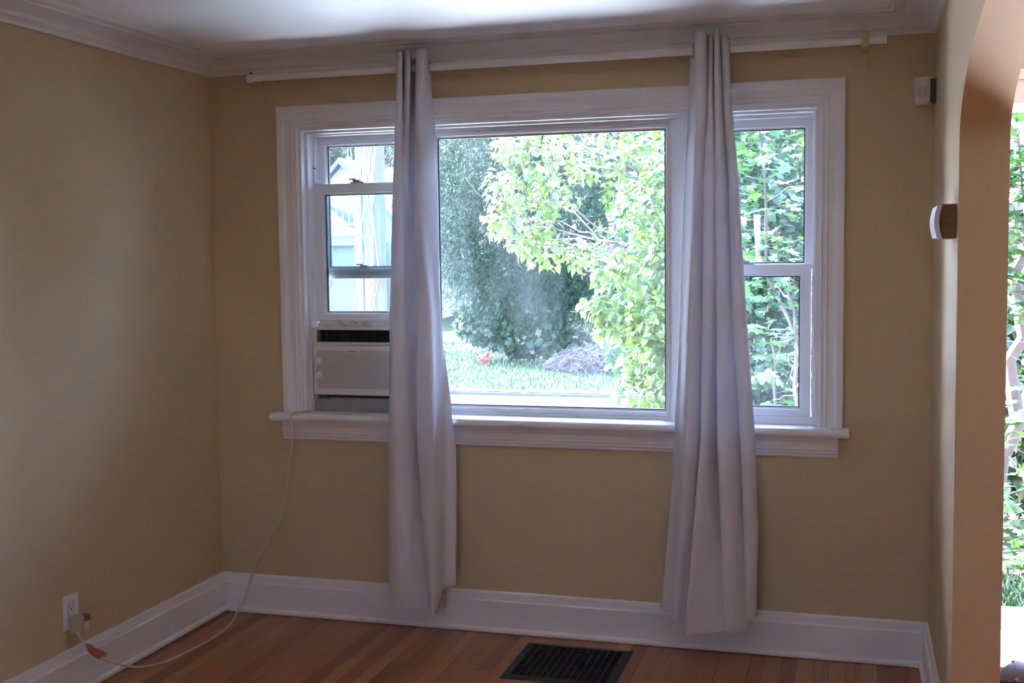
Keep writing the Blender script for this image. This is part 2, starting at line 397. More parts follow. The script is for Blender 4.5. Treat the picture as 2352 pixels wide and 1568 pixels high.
lf = MB().box(4.062, 4.104, -0.93, -0.035, 0.012, 2.02).build('added_door_leaf', mat('dark_door_paint', (0.16, 0.085, 0.05), 0.45), d1, bevel=0.003)  # unseen open leaf, added to cut the daylight in the entry
for z0_, z1_ in ((0.18, 0.85), (1.05, 1.85)):
    for ya_, yb_ in ((-0.82, -0.53), (-0.43, -0.14)):
        MB().box(4.056, 4.0625, ya_, yb_, z0_, z1_).build('raised_panel', mat('dark_door_paint', (0.16, 0.085, 0.05), 0.45), lf, bevel=0.002)
MB().tube([(4.062, -0.86, 0.98), (4.030, -0.86, 0.98), (4.024, -0.86, 0.98), (4.004, -0.86, 0.98), (3.998, -0.86, 0.98)], [0.011, 0.011, 0.024, 0.026, 0.012], 16).build('knob', M_steel, lf, smooth=True)
MB().box(DX0, DX1, 0.0, YW+0.06, -0.03, 0.022).build('threshold', mat('threshold_aluminium', (0.55, 0.56, 0.60), 0.4, metal=0.6), d1, bevel=0.004)

# ------------------------------------------------------------------ curtain rod and brackets
RY = -0.102; RZ = 2.270
rod = thing('curtain_rod', 'long white curtain rod mounted above the window', 'curtain rod', (1.49, RY, RZ))
put(MB().tube([(0.262, RY, RZ), (2.735, RY, RZ+0.002)], 0.0150, 20).build('tube', M_rod, None, smooth=True), rod)
put(MB().tube([(0.240, RY, RZ), (0.244, RY, RZ), (0.262, RY, RZ), (0.266, RY, RZ)], [0.012, 0.0185, 0.0185, 0.0165], 20).build('end_cap', M_rod, None, smooth=True), rod)
put(MB().tube([(2.735, RY, RZ+0.002), (2.745, RY, RZ+0.002)], 0.0158, 20).build('end_cap', M_rod, None, smooth=True), rod)
M_brk = mat('painted_bracket', (0.62, 0.50, 0.29), 0.5)
for x, hook, lb in ((0.246, False, 'wall-coloured rod bracket under the capped rod end near the outlet wall'), (2.672, True, 'wall-coloured rod bracket hooked round the rod end near the arch')):
    t = thing('rod_bracket', lb, 'bracket', (x, 0, 2.16))
    put(MB().box(x-0.0155, x+0.0155, -0.009, 0.0, 2.160, 2.292).build('wall_plate', M_brk, None, bevel=0.002), t)
    arm = MB()
    if hook:
        arm.box(x-0.0115, x+0.0115, RY-0.0215, -0.009, RZ-0.0240, RZ-0.0170)
        arm.box(x-0.0115, x+0.0115, RY-0.0225, RY-0.0185, RZ-0.0240, RZ+0.026)
        put(arm.build('hook_arm', M_brk, None, bevel=0.001), t)
        put(MB().tube([(x-0.008, RY-0.018, RZ+0.025), (x+0.008, RY-0.018, RZ+0.025)], 0.0045, 10).build('hook_screw', M_steel, None, smooth=True), t)
    else:
        arm.box(x-0.010, x+0.010, RY-0.004, -0.009, RZ-0.0235, RZ-0.0190)
        put(arm.build('hook_arm', M_brk, None, bevel=0.001), t)
        put(MB().tube([(x+0.012, RY, RZ+0.015), (x+0.012, RY, RZ+0.022)], 0.006, 10).build('set_screw', M_dark, None), t)

# ------------------------------------------------------------------ curtains
def curtain(label, rows, cols_y, ztop, zbot, zpx, name='curtain'):
    """rows: list of (py, [px per fold point]); cols_y: list of (y list per row); ztop/zbot per fold point"""
    npts = len(rows[0][1]); nz = 64; SUB = 7
    pys = [r[0] for r in rows]; zs_rows = [zpx(p) for p in pys]
    X = np.zeros((len(rows), npts)); Y = np.zeros((len(rows), npts))
    for i, (py, pxs) in enumerate(rows):
        for j, px in enumerate(pxs):
            y = cols_y[i][j]; y = -0.105 + (y+0.105)*1.35; X[i, j] = at(px, py, 1, y).x; Y[i, j] = y
    grid = []
    for k in range(nz+1):
        t = k/nz; row = []
        for j in range(npts):
            z = ztop[j] + (zbot[j]-ztop[j])*t
            zz = np.array(zs_rows[::-1]); row.append((np.interp(z, zz, X[::-1, j]), np.interp(z, zz, Y[::-1, j]), z))
        grid.append(row)
    G = np.array(grid)
    for _ in range(3):                                   # soften the vertical kinks between rows
        G[1:-1, :, :2] = 0.25*G[:-2, :, :2] + 0.5*G[1:-1, :, :2] + 0.25*G[2:, :, :2]
    D = np.array([catmull(G[k], SUB) for k in range(nz+1)])
    # small wrinkles
    nu = D.shape[1]
    u = np.arange(nu)/nu
    for k in range(nz+1):
        z = D[k, :, 2]
        D[k, :, 1] += 0.0016*np.sin(z*23+u*19) + 0.0012*np.sin(z*47-u*41+1.3) + 0.0009*np.sin(z*9+u*63)
        for zc, am in ((0.535, 0.004), (1.42, 0.003), (0.93, 0.003), (1.06, 0.002)):
            D[k, :, 1] -= am*np.exp(-((z-zc-0.01*np.sin(u*9))/0.012)**2)*(0.4+0.6*np.sin(u*11)**2)
    D[:, :, 1] = np.minimum(D[:, :, 1], np.where(D[:, :, 2] < 0.92, -0.078, -0.036))
    V = D.reshape(-1, 3); F = []
    for k in range(nz):
        for i in range(nu-1):
            a = k*nu+i; F.append((a, a+1, a+nu+1, a+nu))
    root = thing(name, label, 'curtain', (float(G[0, :, 0].mean()), RY, 0.12))
    me = raw_mesh('panel', V, np.array(F)); me.shade_smooth()
    o = obj('panel', me, M_curtain); put(o, root)
    sm = o.modifiers.new('thickness', 'SOLIDIFY'); sm.thickness = 0.0014; sm.offset = 0
    # hem: a second layer of cloth along the bottom edge
    kh = nz-2
    H = []
    for kk in np.linspace(nz-2.05, nz, 5):
        k0 = int(min(nz-1, math.floor(kk))); f = kk-k0
        r = D[k0]*(1-f)+D[k0+1]*f; r = r.copy(); r[:, 1] -= 0.0016; H.append(r)
    H = np.array(H); V = H.reshape(-1, 3); F = [(k*nu+i, k*nu+i+1, (k+1)*nu+i+1, (k+1)*nu+i) for k in range(4) for i in range(nu-1)]
    me = raw_mesh('hem', V, np.array(F)); me.shade_smooth(); ho = obj('hem', me, M_curtain); put(ho, root)
    # grommets where the cloth crosses the rod
    kz = int(np.argmin(np.abs(D[:, nu//2, 2]-RZ)))
    row = D[kz]
    for i in range(nu-1):
        if (row[i, 1]-RY)*(row[i+1, 1]-RY) < 0:
            p = (row[i]+row[i+1])/2; tv = Vector(row[min(i+2, nu-1)]-row[max(i-1, 0)]); tv.z = 0; tv.normalize()
            nrm = tv.cross(Vector((0, 0, 1))).normalized()
            ring = []
            ctr = Vector((p[0], RY, RZ)); R0, r0_ = 0.0235, 0.0035
            mb = MB(); rr = []
            for a in range(24):
                ca_, sa_ = math.cos(2*PI*a/24), math.sin(2*PI*a/24)
                dirv = tv*ca_ + Vector((0, 0, 1))*sa_
                rr.append([ctr + dirv*(R0 + r0_*math.cos(2*PI*b/8)) + nrm*(r0_*math.sin(2*PI*b/8)) for b in range(8)])
            rr.append(rr[0]); mb.loft(rr, cap=False)
            put(mb.build('grommet', M_steel, None, smooth=True), root)
    return root

z1 = lambda py: 2.33 - (py-122)*(2.21/1263)
F_, B_ = -0.150, -0.058
rows1 = [
 (122,  [914, 912, 924, 927, 929, 942, 946, 955, 957, 978, 983, 988, 986]),
 (200,  [914, 911, 923, 927, 929, 940, 944, 953, 956, 970, 985, 991, 989]),
 (310,  [909, 907, 920, 927, 929, 938, 942, 950, 953, 966, 985, 1001, 998]),
 (500,  [901, 901, 914, 926, 931, 936, 947, 955, 953, 963, 985, 1006, 1002]),
 (700,  [895, 899, 912, 927, 933, 943, 956, 960, 957, 984, 1001, 1012, 1008]),
 (1000, [894, 894, 908, 922, 937, 950, 960, 963, 958, 994, 1004, 1022, 1047]),
 (1150, [893, 894, 906, 920, 940, 955, 965, 971, 968, 988, 1008, 1022, 1050]),
 (1390, [894, 896, 908, 922, 945, 965, 979, 983, 985, 995, 1005, 1018, 1046]),
]
ys1 = [
 [-0.062, -0.140, -0.150, -0.075, -0.130, -0.148, -0.080, -0.085, -0.140, -0.152, -0.115, -0.055, -0.050],
 [-0.062, -0.140, -0.150, -0.075, -0.130, -0.148, -0.080, -0.085, -0.140, -0.152, -0.115, -0.055, -0.050],
 [-0.062, -0.138, -0.150, -0.125, -0.130, -0.140, -0.085, -0.085, -0.130, -0.152, -0.115, -0.060, -0.050],
 [-0.062, -0.135, -0.150, -0.145, -0.125, -0.105, -0.080, -0.080, -0.125, -0.150, -0.115, -0.068, -0.050],
 [-0.068, -0.135, -0.150, -0.145, -0.125, -0.100, -0.080, -0.085, -0.130, -0.155, -0.110, -0.080, -0.058],
 [-0.085, -0.130, -0.150, -0.148, -0.135, -0.110, -0.085, -0.090, -0.130, -0.158, -0.125, -0.090, -0.082],
 [-0.090, -0.130, -0.150, -0.148, -0.135, -0.115, -0.095, -0.100, -0.140, -0.162, -0.135, -0.092, -0.084],
 [-0.092, -0.128, -0.148, -0.150, -0.142, -0.132, -0.125, -0.128, -0.160, -0.175, -0.150, -0.095, -0.086],
]
zt1 = [2.318, 2.326, 2.324, 2.320, 2.330, 2.330, 2.312, 2.316, 2.328, 2.328, 2.316, 2.305, 2.302]
zb1 = [0.125, 0.122, 0.120, 0.120, 0.120, 0.120, 0.120, 0.120, 0.118, 0.116, 0.120, 0.185, 0.205]
def over(rows, cols_, d, frm):
    return [(py, [p + (d if (j in cols_ and py >= frm) else 0) for j, p in enumerate(r)]) for py, r in rows]
curtain('pale grey curtain panel bunched beside the air conditioner', over(rows1, (6, 7), 7, 500), ys1, zt1, zb1, z1)
z2 = lambda py: 2.325 - (py-80)*(2.209/1360)
rows2 = [
 (84,   [1587, 1592, 1599, 1621, 1625, 1627, 1636, 1639, 1641, 1651, 1654, 1656, 1668, 1674, 1673]),
 (200,  [1583, 1589, 1599, 1621, 1623, 1625, 1636, 1638, 1641, 1652, 1656, 1659, 1670, 1677, 1676]),
 (400,  [1573, 1580, 1596, 1612, 1615, 1617, 1639, 1641, 1643, 1663, 1668, 1673, 1686, 1696, 1694]),
 (700,  [1562, 1570, 1584, 1606, 1611, 1614, 1636, 1645, 1646, 1668, 1680, 1682, 1698, 1713, 1710]),
 (1000, [1549, 1558, 1574, 1601, 1606, 1609, 1625, 1644, 1648, 1672, 1698, 1701, 1718, 1735, 1731]),
 (1200, [1536, 1548, 1568, 1590, 1590, 1592, 1612, 1652, 1656, 1680, 1704, 1708, 1722, 1741, 1737]),
 (1440, [1514, 1526, 1548, 1568, 1570, 1574, 1600, 1661, 1666, 1690, 1711, 1714, 1722, 1736, 1732]),
]
ys2 = [
 [-0.050, -0.070, -0.150, -0.150, -0.080, -0.125, -0.140, -0.085, -0.145, -0.152, -0.085, -0.130, -0.140, -0.120, -0.060],
 [-0.050, -0.070, -0.150, -0.150, -0.080, -0.125, -0.140, -0.085, -0.145, -0.152, -0.085, -0.130, -0.140, -0.120, -0.060],
 [-0.050, -0.080, -0.150, -0.140, -0.105, -0.138, -0.150, -0.100, -0.145, -0.140, -0.075, -0.120, -0.142, -0.125, -0.060],
 [-0.055, -0.085, -0.150, -0.130, -0.095, -0.142, -0.150, -0.080, -0.140, -0.140, -0.080, -0.120, -0.145, -0.128, -0.065],
 [-0.085, -0.100, -0.150, -0.130, -0.100, -0.148, -0.145, -0.082, -0.142, -0.145, -0.095, -0.130, -0.146, -0.130, -0.085],
 [-0.090, -0.105, -0.145, -0.125, -0.110, -0.158, -0.155, -0.100, -0.146, -0.150, -0.110, -0.135, -0.146, -0.130, -0.090],
 [-0.090, -0.105, -0.130, -0.120, -0.125, -0.175, -0.168, -0.140, -0.155, -0.160, -0.130, -0.125, -0.130, -0.115, -0.090],
]
zt2 = [2.298, 2.302, 2.326, 2.326, 2.312, 2.318, 2.320, 2.308, 2.322, 2.334, 2.310, 2.314, 2.314, 2.304, 2.300]
zb2 = [0.170, 0.165, 0.150, 0.140, 0.130, 0.116, 0.116, 0.124, 0.128, 0.128, 0.136, 0.150, 0.170, 0.185, 0.190]
curtain('pale grey curtain panel bunched between picture window and sash window', over(rows2, (4, 7, 10), 7, 200), ys2, zt2, zb2, z2)

# ------------------------------------------------------------------ air conditioner
AX, AYF, AZT = 0.449, 0.020, 1.238          # front face left edge, plane, top
AW, AH = 0.405, 0.284
ac = thing('air_conditioner', 'small white window air conditioner with two knobs', 'air conditioner', (AX+AW/2, AYF+0.18, AZT-AH))
put(MB().box(AX+0.006, AX+AW-0.006, AYF+0.040, 0.46, AZT-AH+0.004, AZT-0.004).build('case', mat('ac_case', (0.62, 0.62, 0.62), 0.45), None, bevel=0.004), ac)
def P_(u, v): return AX+u, AZT-v
# front panel with the outlet slot left open
fp = holed_wall(1, [AX, AX+0.016, AX+AW-0.016, AX+AW], [AZT-0.070, AZT-0.061, AZT-0.010, AZT], [(AX+0.016, AX+AW-0.016, AZT-0.061, AZT-0.010)], AYF, AYF+0.040)
put(fp.build('front_panel', M_acbody, None, bevel=0.0035), ac)
put(MB().box(AX, AX+AW, AYF, AYF+0.040, AZT-AH, AZT-0.074).build('lower_front', M_acbody, None, bevel=0.004), ac)
put(MB().box(AX+0.003, AX+AW-0.003, AYF+0.004, AYF+0.040, AZT-0.0745, AZT-0.0695).build('panel_seam', mat('ac_seam', (0.28, 0.26, 0.25), 0.6), None), ac)
put(MB().box(AX+0.012, AX+AW-0.012, AYF+0.0395, AYF+0.0400, AZT-0.064, AZT-0.008).build('outlet_back', M_acdark, None), ac)
for k in range(12):
    u = 0.034 + k*0.031
    put(MB().box(AX+u-0.0008, AX+u+0.0008, AYF+0.012, AYF+0.038, AZT-0.060, AZT-0.011).build('vertical_vane', M_acdark, None), ac)
for k in range(3):
    v = 0.022 + k*0.0135
    put(MB().box(AX+0.017, AX+AW-0.017, AYF+0.006, AYF+0.016, AZT-v-0.001, AZT-v).build('louver', M_acdark, None), ac)
# intake grille: recessed panel with perforations in the material
def perf():
    m = bpy.data.materials.new('perforated_grille'); m.use_nodes = True; nt = m.node_tree; N = nt.nodes.new; L = nt.links.new
    b = nt.nodes['Principled BSDF']; b.inputs['Roughness'].default_value = 0.5
    tc = N('ShaderNodeTexCoord'); mp = N('ShaderNodeMapping'); mp.inputs['Rotation'].default_value = (PI/2, 0, 0); L(tc.outputs['Object'], mp.inputs[0])
    sx = N('ShaderNodeSeparateXYZ'); L(tc.outputs['Object'], sx.inputs[0])
    def mth(op, a, b_=None):
        n = N('ShaderNodeMath'); n.operation = op
        for i, q in enumerate((a, b_)):
            if q is None: continue
            if isinstance(q, (int, float)): n.inputs[i].default_value = q
            else: L(q, n.inputs[i])
        return n.outputs[0]
    p = 2*PI/0.0052
    s1 = mth('SINE', mth('MULTIPLY', sx.outputs['X'], p)); s2 = mth('SINE', mth('MULTIPLY', sx.outputs['Z'], p))
    h = mth('GREATER_THAN', mth('MULTIPLY', s1, s2), 0.42)
    mx = N('ShaderNodeMix'); mx.data_type = 'RGBA'; L(h, mx.inputs['Factor'])
    mx.inputs['A'].default_value = (0.62, 0.585, 0.57, 1); mx.inputs['B'].default_value = (0.06, 0.055, 0.055, 1)
    L(mx.outputs['Result'], b.inputs['Base Color'])
    bp = N('ShaderNodeBump'); bp.inputs['Strength'].default_value = 0.4; bp.inputs['Distance'].default_value = 0.002; bp.invert = True
    L(h, bp.inputs['Height']); L(bp.outputs[0], b.inputs['Normal'])
    return m
gpts = [(0.015, 0.096), (0.143, 0.096), (0.151, 0.1085), (0.205, 0.1085), (0.213, 0.096), (0.392, 0.096), (0.392, 0.257), (0.015, 0.257)]
gp = MB().prism([P_(u, v) for u, v in gpts], 1, AYF-0.0012, AYF+0.004)
put(gp.build('intake_grille', perf(), None), ac)
def text_mesh(body, size, mt, parent, loc, rot, name, extr=0.0004, bold=0.0):
    cu = bpy.data.curves.new('t', 'FONT'); cu.body = body; cu.size = size; cu.extrude = extr; cu.align_x = 'CENTER'; cu.align_y = 'CENTER'; cu.offset = bold
    cu.space_character = 1.1
    t = bpy.data.objects.new('t', cu); col.objects.link(t); bpy.context.view_layer.update()
    me = bpy.data.meshes.new_from_object(t.evaluated_get(bpy.context.evaluated_depsgraph_get()))
    bpy.data.objects.remove(t); bpy.data.curves.remove(cu)
    me.transform(Matrix.Translation(loc) @ rot.to_4x4())
    me.materials.clear(); o = obj(name, me, mt); put(o, parent); return o
RX = Matrix.Rotation(PI/2, 3, 'X')
bx_, bz_ = P_(0.178, 0.1005)
text_mesh('TOSHIBA', 0.0106, mat('badge_ink', (0.10, 0.09, 0.10), 0.5), ac, Vector((bx_, AYF-0.0006, bz_)), RX, 'badge_lettering', bold=0.00025)
for v in (0.139, 0.197):
    kx, kz = P_(0.031, v)
    ds = put(MB().tube([(kx, AYF+0.002, kz), (kx, AYF-0.003, kz)], 0.0185, 28).build('dial_plate', M_acbody, None, smooth=True), ac)
    ring = MB().tube([(kx, AYF-0.0031, kz), (kx, AYF-0.0036, kz)], 0.0150, 28).build('knob_shadow_gap', mat('knob_gap', (0.16, 0.15, 0.15), 0.6), None); put(ring, ac)
    kb = MB(); kb.tube([(kx, AYF-0.0036, kz), (kx, AYF-0.012, kz)], [0.0135, 0.0125], 28)
    kn = put(kb.build('knob', mat('knob_white', (0.85, 0.85, 0.87), 0.3), None, bevel=0.0012, smooth=True), ac)
    gr = MB().box(kx-0.012, kx+0.012, AYF-0.021, AYF-0.0115, kz-0.0028, kz+0.0028) if v > 0.15 else MB().box(kx-0.0028, kx+0.0028, AYF-0.021, AYF-0.0115, kz-0.012, kz+0.012)
    gr.build('knob_grip', mat('knob_white', (0.85, 0.85, 0.87), 0.3), kn, bevel=0.0012)
    for k in range(7):
        a = PI/2 + (k-3)*0.45; tx, tz = kx+0.0225*math.cos(a), kz+0.0225*math.sin(a)
        put(MB().box(tx-0.0010, tx+0.0010, AYF-0.0018, AYF-0.0010, tz-0.0014, tz+0.0014).build('dial_mark', mat('dial_ink', (0.25, 0.22, 0.23), 0.6), None), ac)
put(MB().box(AX+0.012, AX+0.055, AYF+0.012, 0.110, AZT-AH-0.018, AZT-AH+0.001).build('foam_block', mat('grey_foam', (0.10, 0.11, 0.13), 0.9), None, bevel=0.003), ac)
put(MB().box(AX+0.07, AX+0.36, AYF+0.030, 0.40, AZT-AH-0.014, AZT-AH+0.003).build('base_pan', M_acdark, None), ac)
put(MB().box(FX0+0.001, M1a-0.012, 0.052, 0.0655, 0.8795, 0.9385).build('sill_shade_block', mat('sill_shade_grey', (0.34, 0.31, 0.30), 0.7, var=0.1, vscale=20), None), ac)  # its grey puts the air conditioner's shade on the sill into colour
put(MB().box(AX+0.012, AX+AW-0.004, 0.060, 0.100, AZT-0.006, AZT+0.030).build('top_flange', M_vinyl_grimy, None, bevel=0.0015), ac)
put(MB().tube([(AX+0.178, 0.0605, AZT+0.020), (AX+0.178, 0.0585, AZT+0.020)], 0.0028, 10).build('screw_hole', M_dark, None), ac)
put(MB().box(FX0+0.011, AX+0.008, 0.098, 0.104, 0.937, 1.255).build('side_filler', mat('filler_blue_grey', (0.40, 0.48, 0.56), 0.5), None), ac)
put(MB().box(AX+AW-0.008, M1a-0.011, 0.098, 0.104, 0.937, 1.255).build('side_filler', mat('filler_blue_grey', (0.40, 0.48, 0.56), 0.5), None), ac)

# ------------------------------------------------------------------ outlet, plug and cord
OY, OZ = -1.037, 0.2985
ou = thing('wall_outlet', 'white duplex wall outlet with a large plug in its lower socket', 'outlet', (0, OY, OZ-0.06))
put(MB().box(0.0, 0.006, OY-0.0405, OY+0.0405, OZ-0.0605, OZ+0.0605).build('cover_plate', mat('outlet_white', (0.80, 0.78, 0.82), 0.35), None, bevel=0.002), ou)
rc = put(MB().box(0.004, 0.0068, OY-0.0168, OY+0.0168, OZ-0.0335, OZ+0.0335).build('receptacle', mat('outlet_insert', (0.74, 0.72, 0.74), 0.35), None, bevel=0.001), ou)
put(rect_frame(OY-0.0178, OY+0.0178, OZ-0.0345, OZ+0.0345, 0.0009, 0.0009, 0.0009, 0.0009, 0.0058, 0.0064).build('gap_line', M_dark, None), ou)
g = [c for c in ou.children if c.name.startswith('gap_line')][0]
g.data.transform(Matrix(((0, 1, 0, 0), (1, 0, 0, 0), (0, 0, 1, 0), (0, 0, 0, 1))))
for dy, h in ((-0.0063, 0.0085), (0.0063, 0.0070)):
    put(MB().box(0.0066, 0.0071, OY+dy-0.0011, OY+dy+0.0011, OZ+0.0200-h/2, OZ+0.0200+h/2).build('slot', M_dark, None), ou)
put(MB().tube([(0.0066, OY, OZ+0.0085), (0.0072, OY, OZ+0.0085)], 0.0026, 12).build('ground_hole', M_dark, None), ou)

pl = [
 Vector((AX+0.004, 0.050, 0.948)), Vector((AX-0.004, 0.030, 0.925)), Vector((AX-0.010, 0.008, 0.889)), Vector((0.415, -0.02, 0.886)), Vector((0.392, -0.058, 0.884)), Vector((0.385, -0.074, 0.868)),
 Vector(at(672, 1010, 1, -0.078)), Vector(at(664, 1060, 1, -0.080)), Vector(at(656, 1150, 1, -0.085)), Vector(at(645, 1195, 1, -0.10)),
 Vector(at(622, 1235, 1, -0.12)), Vector(at(590, 1290, 1, -0.14)), Vector(at(572, 1340, 1, -0.16)), Vector(at(560, 1375, 1, -0.185)), Vector(at(545, 1405, 1, -0.22)),
 Vector(at(524, 1437, 2, 0.0045)), Vector(at(480, 1470, 2, 0.0045)), Vector(at(430, 1497, 2, 0.0045)), Vector(at(385, 1517, 2, 0.0045)), Vector(at(345, 1529, 2, 0.0050)),
 Vector(at(305, 1531, 0, 0.165)), Vector(at(265, 1523, 0, 0.120)), Vector(at(232, 1511, 0, 0.090)), Vector(at(206, 1494, 0, 0.070)), Vector(at(188, 1470, 0, 0.055)), Vector(at(178, 1452, 0, 0.045)),
]
cpts = [Vector(p) for p in catmull([tuple(p) for p in pl], 8)]
cord = thing('power_cord', 'cream power cord draped from the air conditioner to the outlet', 'cord', (0.38, -0.3, 0))
put(MB().tube(cpts, 0.0042, 8).build('cable', M_cord, None, smooth=True), cord)
ph = Vector((0.0, OY+0.002, OZ-0.030))
plug = MB().box(0.0072, 0.052, ph.y-0.020, ph.y+0.020, ph.z-0.046, ph.z+0.016)
pg = put(plug.build('plug', M_plug, None, bevel=0.005, seg=3), cord)
put(MB().box(0.036, 0.062, ph.y+0.006, ph.y+0.030, ph.z-0.004, ph.z+0.018).build('reset_button', mat('smoky_plastic', (0.22, 0.20, 0.19), 0.2), None, bevel=0.006, seg=3), pg)
put(MB().box(0.034, 0.058, ph.y+0.004, ph.y+0.026, ph.z-0.040, ph.z-0.008).build('warning_label', mat('label_white', (0.66, 0.65, 0.66), 0.5), None, bevel=0.002), pg)
put(MB().tube([(0.040, ph.y, ph.z-0.040), (0.043, ph.y+0.002, ph.z-0.062)], [0.0075, 0.0050], 12).build('strain_relief', M_plug, None, smooth=True), pg)
# red tape flag folded round the cable
seg_pts = [at(202, 1490, 0, 0.067), at(216, 1502, 0, 0.076), at(232, 1511, 0, 0.090)]
fl_pts = [at(194, 1476, 0, 0.060), at(208, 1480, 0, 0.068), at(216, 1487, 0, 0.078), at(230, 1492, 0, 0.086), at(243, 1499, 0, 0.096), at(237, 1508, 0, 0.094), at(222, 1508, 0, 0.086), at(206, 1497, 0, 0.074), at(196, 1486, 0, 0.064)]
tp = MB(); n = len(fl_pts)
tp.add([p + Vector((0.0052, 0, 0)) for p in fl_pts] + [p + Vector((0.0062, 0, 0)) for p in fl_pts], [tuple(range(n)), tuple(range(2*n-1, n-1, -1))] + [(i, (i+1) % n, n+(i+1) % n, n+i) for i in range(n)])
put(tp.build('tape_flag', M_tape, None), cord)
put(MB().tube([p for p in (at(203, 1491, 0, 0.068), at(216, 1502, 0, 0.078), at(228, 1510, 0, 0.088))], 0.0062, 8).build('tape_wrap', M_tape, None), cord)

# ------------------------------------------------------------------ floor register
rx0, rx1, ry0, ry1 = 1.416, 1.838, -0.512, -0.110
reg = thing('floor_register', 'black metal floor register with a grid of openings', 'floor vent', ((rx0+rx1)/2, (ry0+ry1)/2, 0))
b = 0.034
mb = MB(); o4 = [(rx0, ry0), (rx1, ry0), (rx1, ry1), (rx0, ry1)]; i4 = [(rx0+b, ry0+b), (rx1-b, ry0+b), (rx1-b, ry1-b), (rx0+b, ry1-b)]
vs_ = [(x, y, 0.0005) for x, y in o4] + [(x, y, 0.0035) for x, y in [(rx0+.004, ry0+.004), (rx1-.004, ry0+.004), (rx1-.004, ry1-.004), (rx0+.004, ry1-.004)]] + [(x, y, 0.0075) for x, y in i4] + [(x, y, 0.0006) for x, y in i4]
fs_ = [(r*4+k, r*4+(k+1) % 4, r*4+4+(k+1) % 4, r*4+4+k) for r in range(3) for k in range(4)]
put(mb.add(vs_, fs_).build('frame', M_black, None), reg)
put(MB().box(rx0+b-0.002, rx1-b+0.002, ry0+b-0.002, ry1-b+0.002, 0.0002, 0.0010).build('duct_opening', M_dark, None), reg)
nxb, nyb = 13, 12
for k in range(1, nxb):
    x = rx0+b+(rx1-rx0-2*b)*k/nxb
    put(MB().box(x-0.0030, x+0.0030, ry0+b, ry1-b, 0.0010, 0.0068).build('grid_bar', M_black, None), reg)
for k in range(1, nyb):
    y = ry0+b+(ry1-ry0-2*b)*k/nyb
    put(MB().box(rx0+b, rx1-b, y-0.0022, y+0.0022, 0.0010, 0.0060).build('cross_bar', M_black, None), reg)
put(MB().box(rx1-b-0.018, rx1-b-0.010, -0.29, -0.22, 0.0062, 0.0072).build('lever_slot', M_dark, None), reg)
put(MB().box(rx1-b-0.017, rx1-b-0.011, -0.262, -0.254, 0.0068, 0.0150).build('damper_lever', M_black, None), reg)

# ------------------------------------------------------------------ motion sensor and door chime
ms = thing('motion_sensor', 'small white motion sensor fixed high in the corner by the arch', 'motion sensor', (2.885, -0.030, 2.04))
c0 = at(2124, 186, 1, -0.06); 
def ring_z(z, hw, d0, d1):
    c = Vector((2.872, -0.045, z)); f = Vector((-0.20, -0.98, 0)).normalized(); s_ = Vector((f.y*-1, f.x, 0))
    s_ = Vector((0.98, -0.20, 0))
    return [c + s_*(-hw) + f*(-d0), c + s_*hw + f*(-d0), c + s_*hw + f*d1*0.7, c + s_*hw*0.55 + f*d1, c - s_*hw*0.55 + f*d1, c - s_*hw + f*d1*0.7]
put(MB().loft([ring_z(2.046, 0.024, 0.030, 0.016), ring_z(2.052, 0.026, 0.032, 0.020), ring_z(2.138, 0.031, 0.032, 0.026), ring_z(2.142, 0.029, 0.030, 0.022)]).build('housing', mat('sensor_white', (0.62, 0.59, 0.52), 0.4), None, bevel=0.002), ms)
lz = MB().loft([ring_z(2.068, 0.017, -0.012, 0.0235), ring_z(2.108, 0.018, -0.012, 0.0285)]); put(lz.build('lens', mat('sensor_lens', (0.56, 0.54, 0.49), 0.25), None, bevel=0.001), ms)
put(MB().box(2.893, 2.9139, -0.070, -0.002, 2.052, 2.132).build('mount', mat('sensor_mount', (0.10, 0.08, 0.06), 0.6), None), ms)

dc = thing('door_chime', 'brown wooden door chime box with a curved white cover', 'door chime', (2.914, -0.90, 1.56))
cy0, cy1, cz0, cz1 = -0.995, -0.80, 1.562, 1.658
put(MB().box(2.876, 2.9139, cy0, cy1, cz0, cz1).build('box', mat('chime_wood', (0.20, 0.115, 0.055), 0.5, var=0.25, vscale=12, stretch=(1, 1, 6)), None, bevel=0.002), dc)
outl = [(2.876, cz0+0.003)]
nn = 12
front = [(2.876-0.013-0.008*math.sin(PI*k/nn), cz0+0.002+(cz1-cz0-0.006)*k/nn) for k in range(nn+1)]
back = [(2.876-0.0005-0.009*math.sin(PI*k/nn)*0+0.0, cz0+0.002+(cz1-cz0-0.006)*k/nn) for k in range(nn+1)]
put(MB().prism(front + back[::-1], 1, cy0-0.002, cy1+0.002).build('cover', mat('chime_white', (0.72, 0.74, 0.84), 0.35), None, bevel=0.0015), dc)
put(MB().prism([(2.876-0.0005-0.007*math.sin(PI*k/nn), cz0+0.004+(cz1-cz0-0.010)*k/nn) for k in range(nn+1)] + [(2.8785, cz1-0.006), (2.8785, cz0+0.004)], 1, cy0-0.0035, cy0-0.0019).build('cover_rim', mat('chime_rim', (0.12, 0.065, 0.03), 0.5), None), dc)

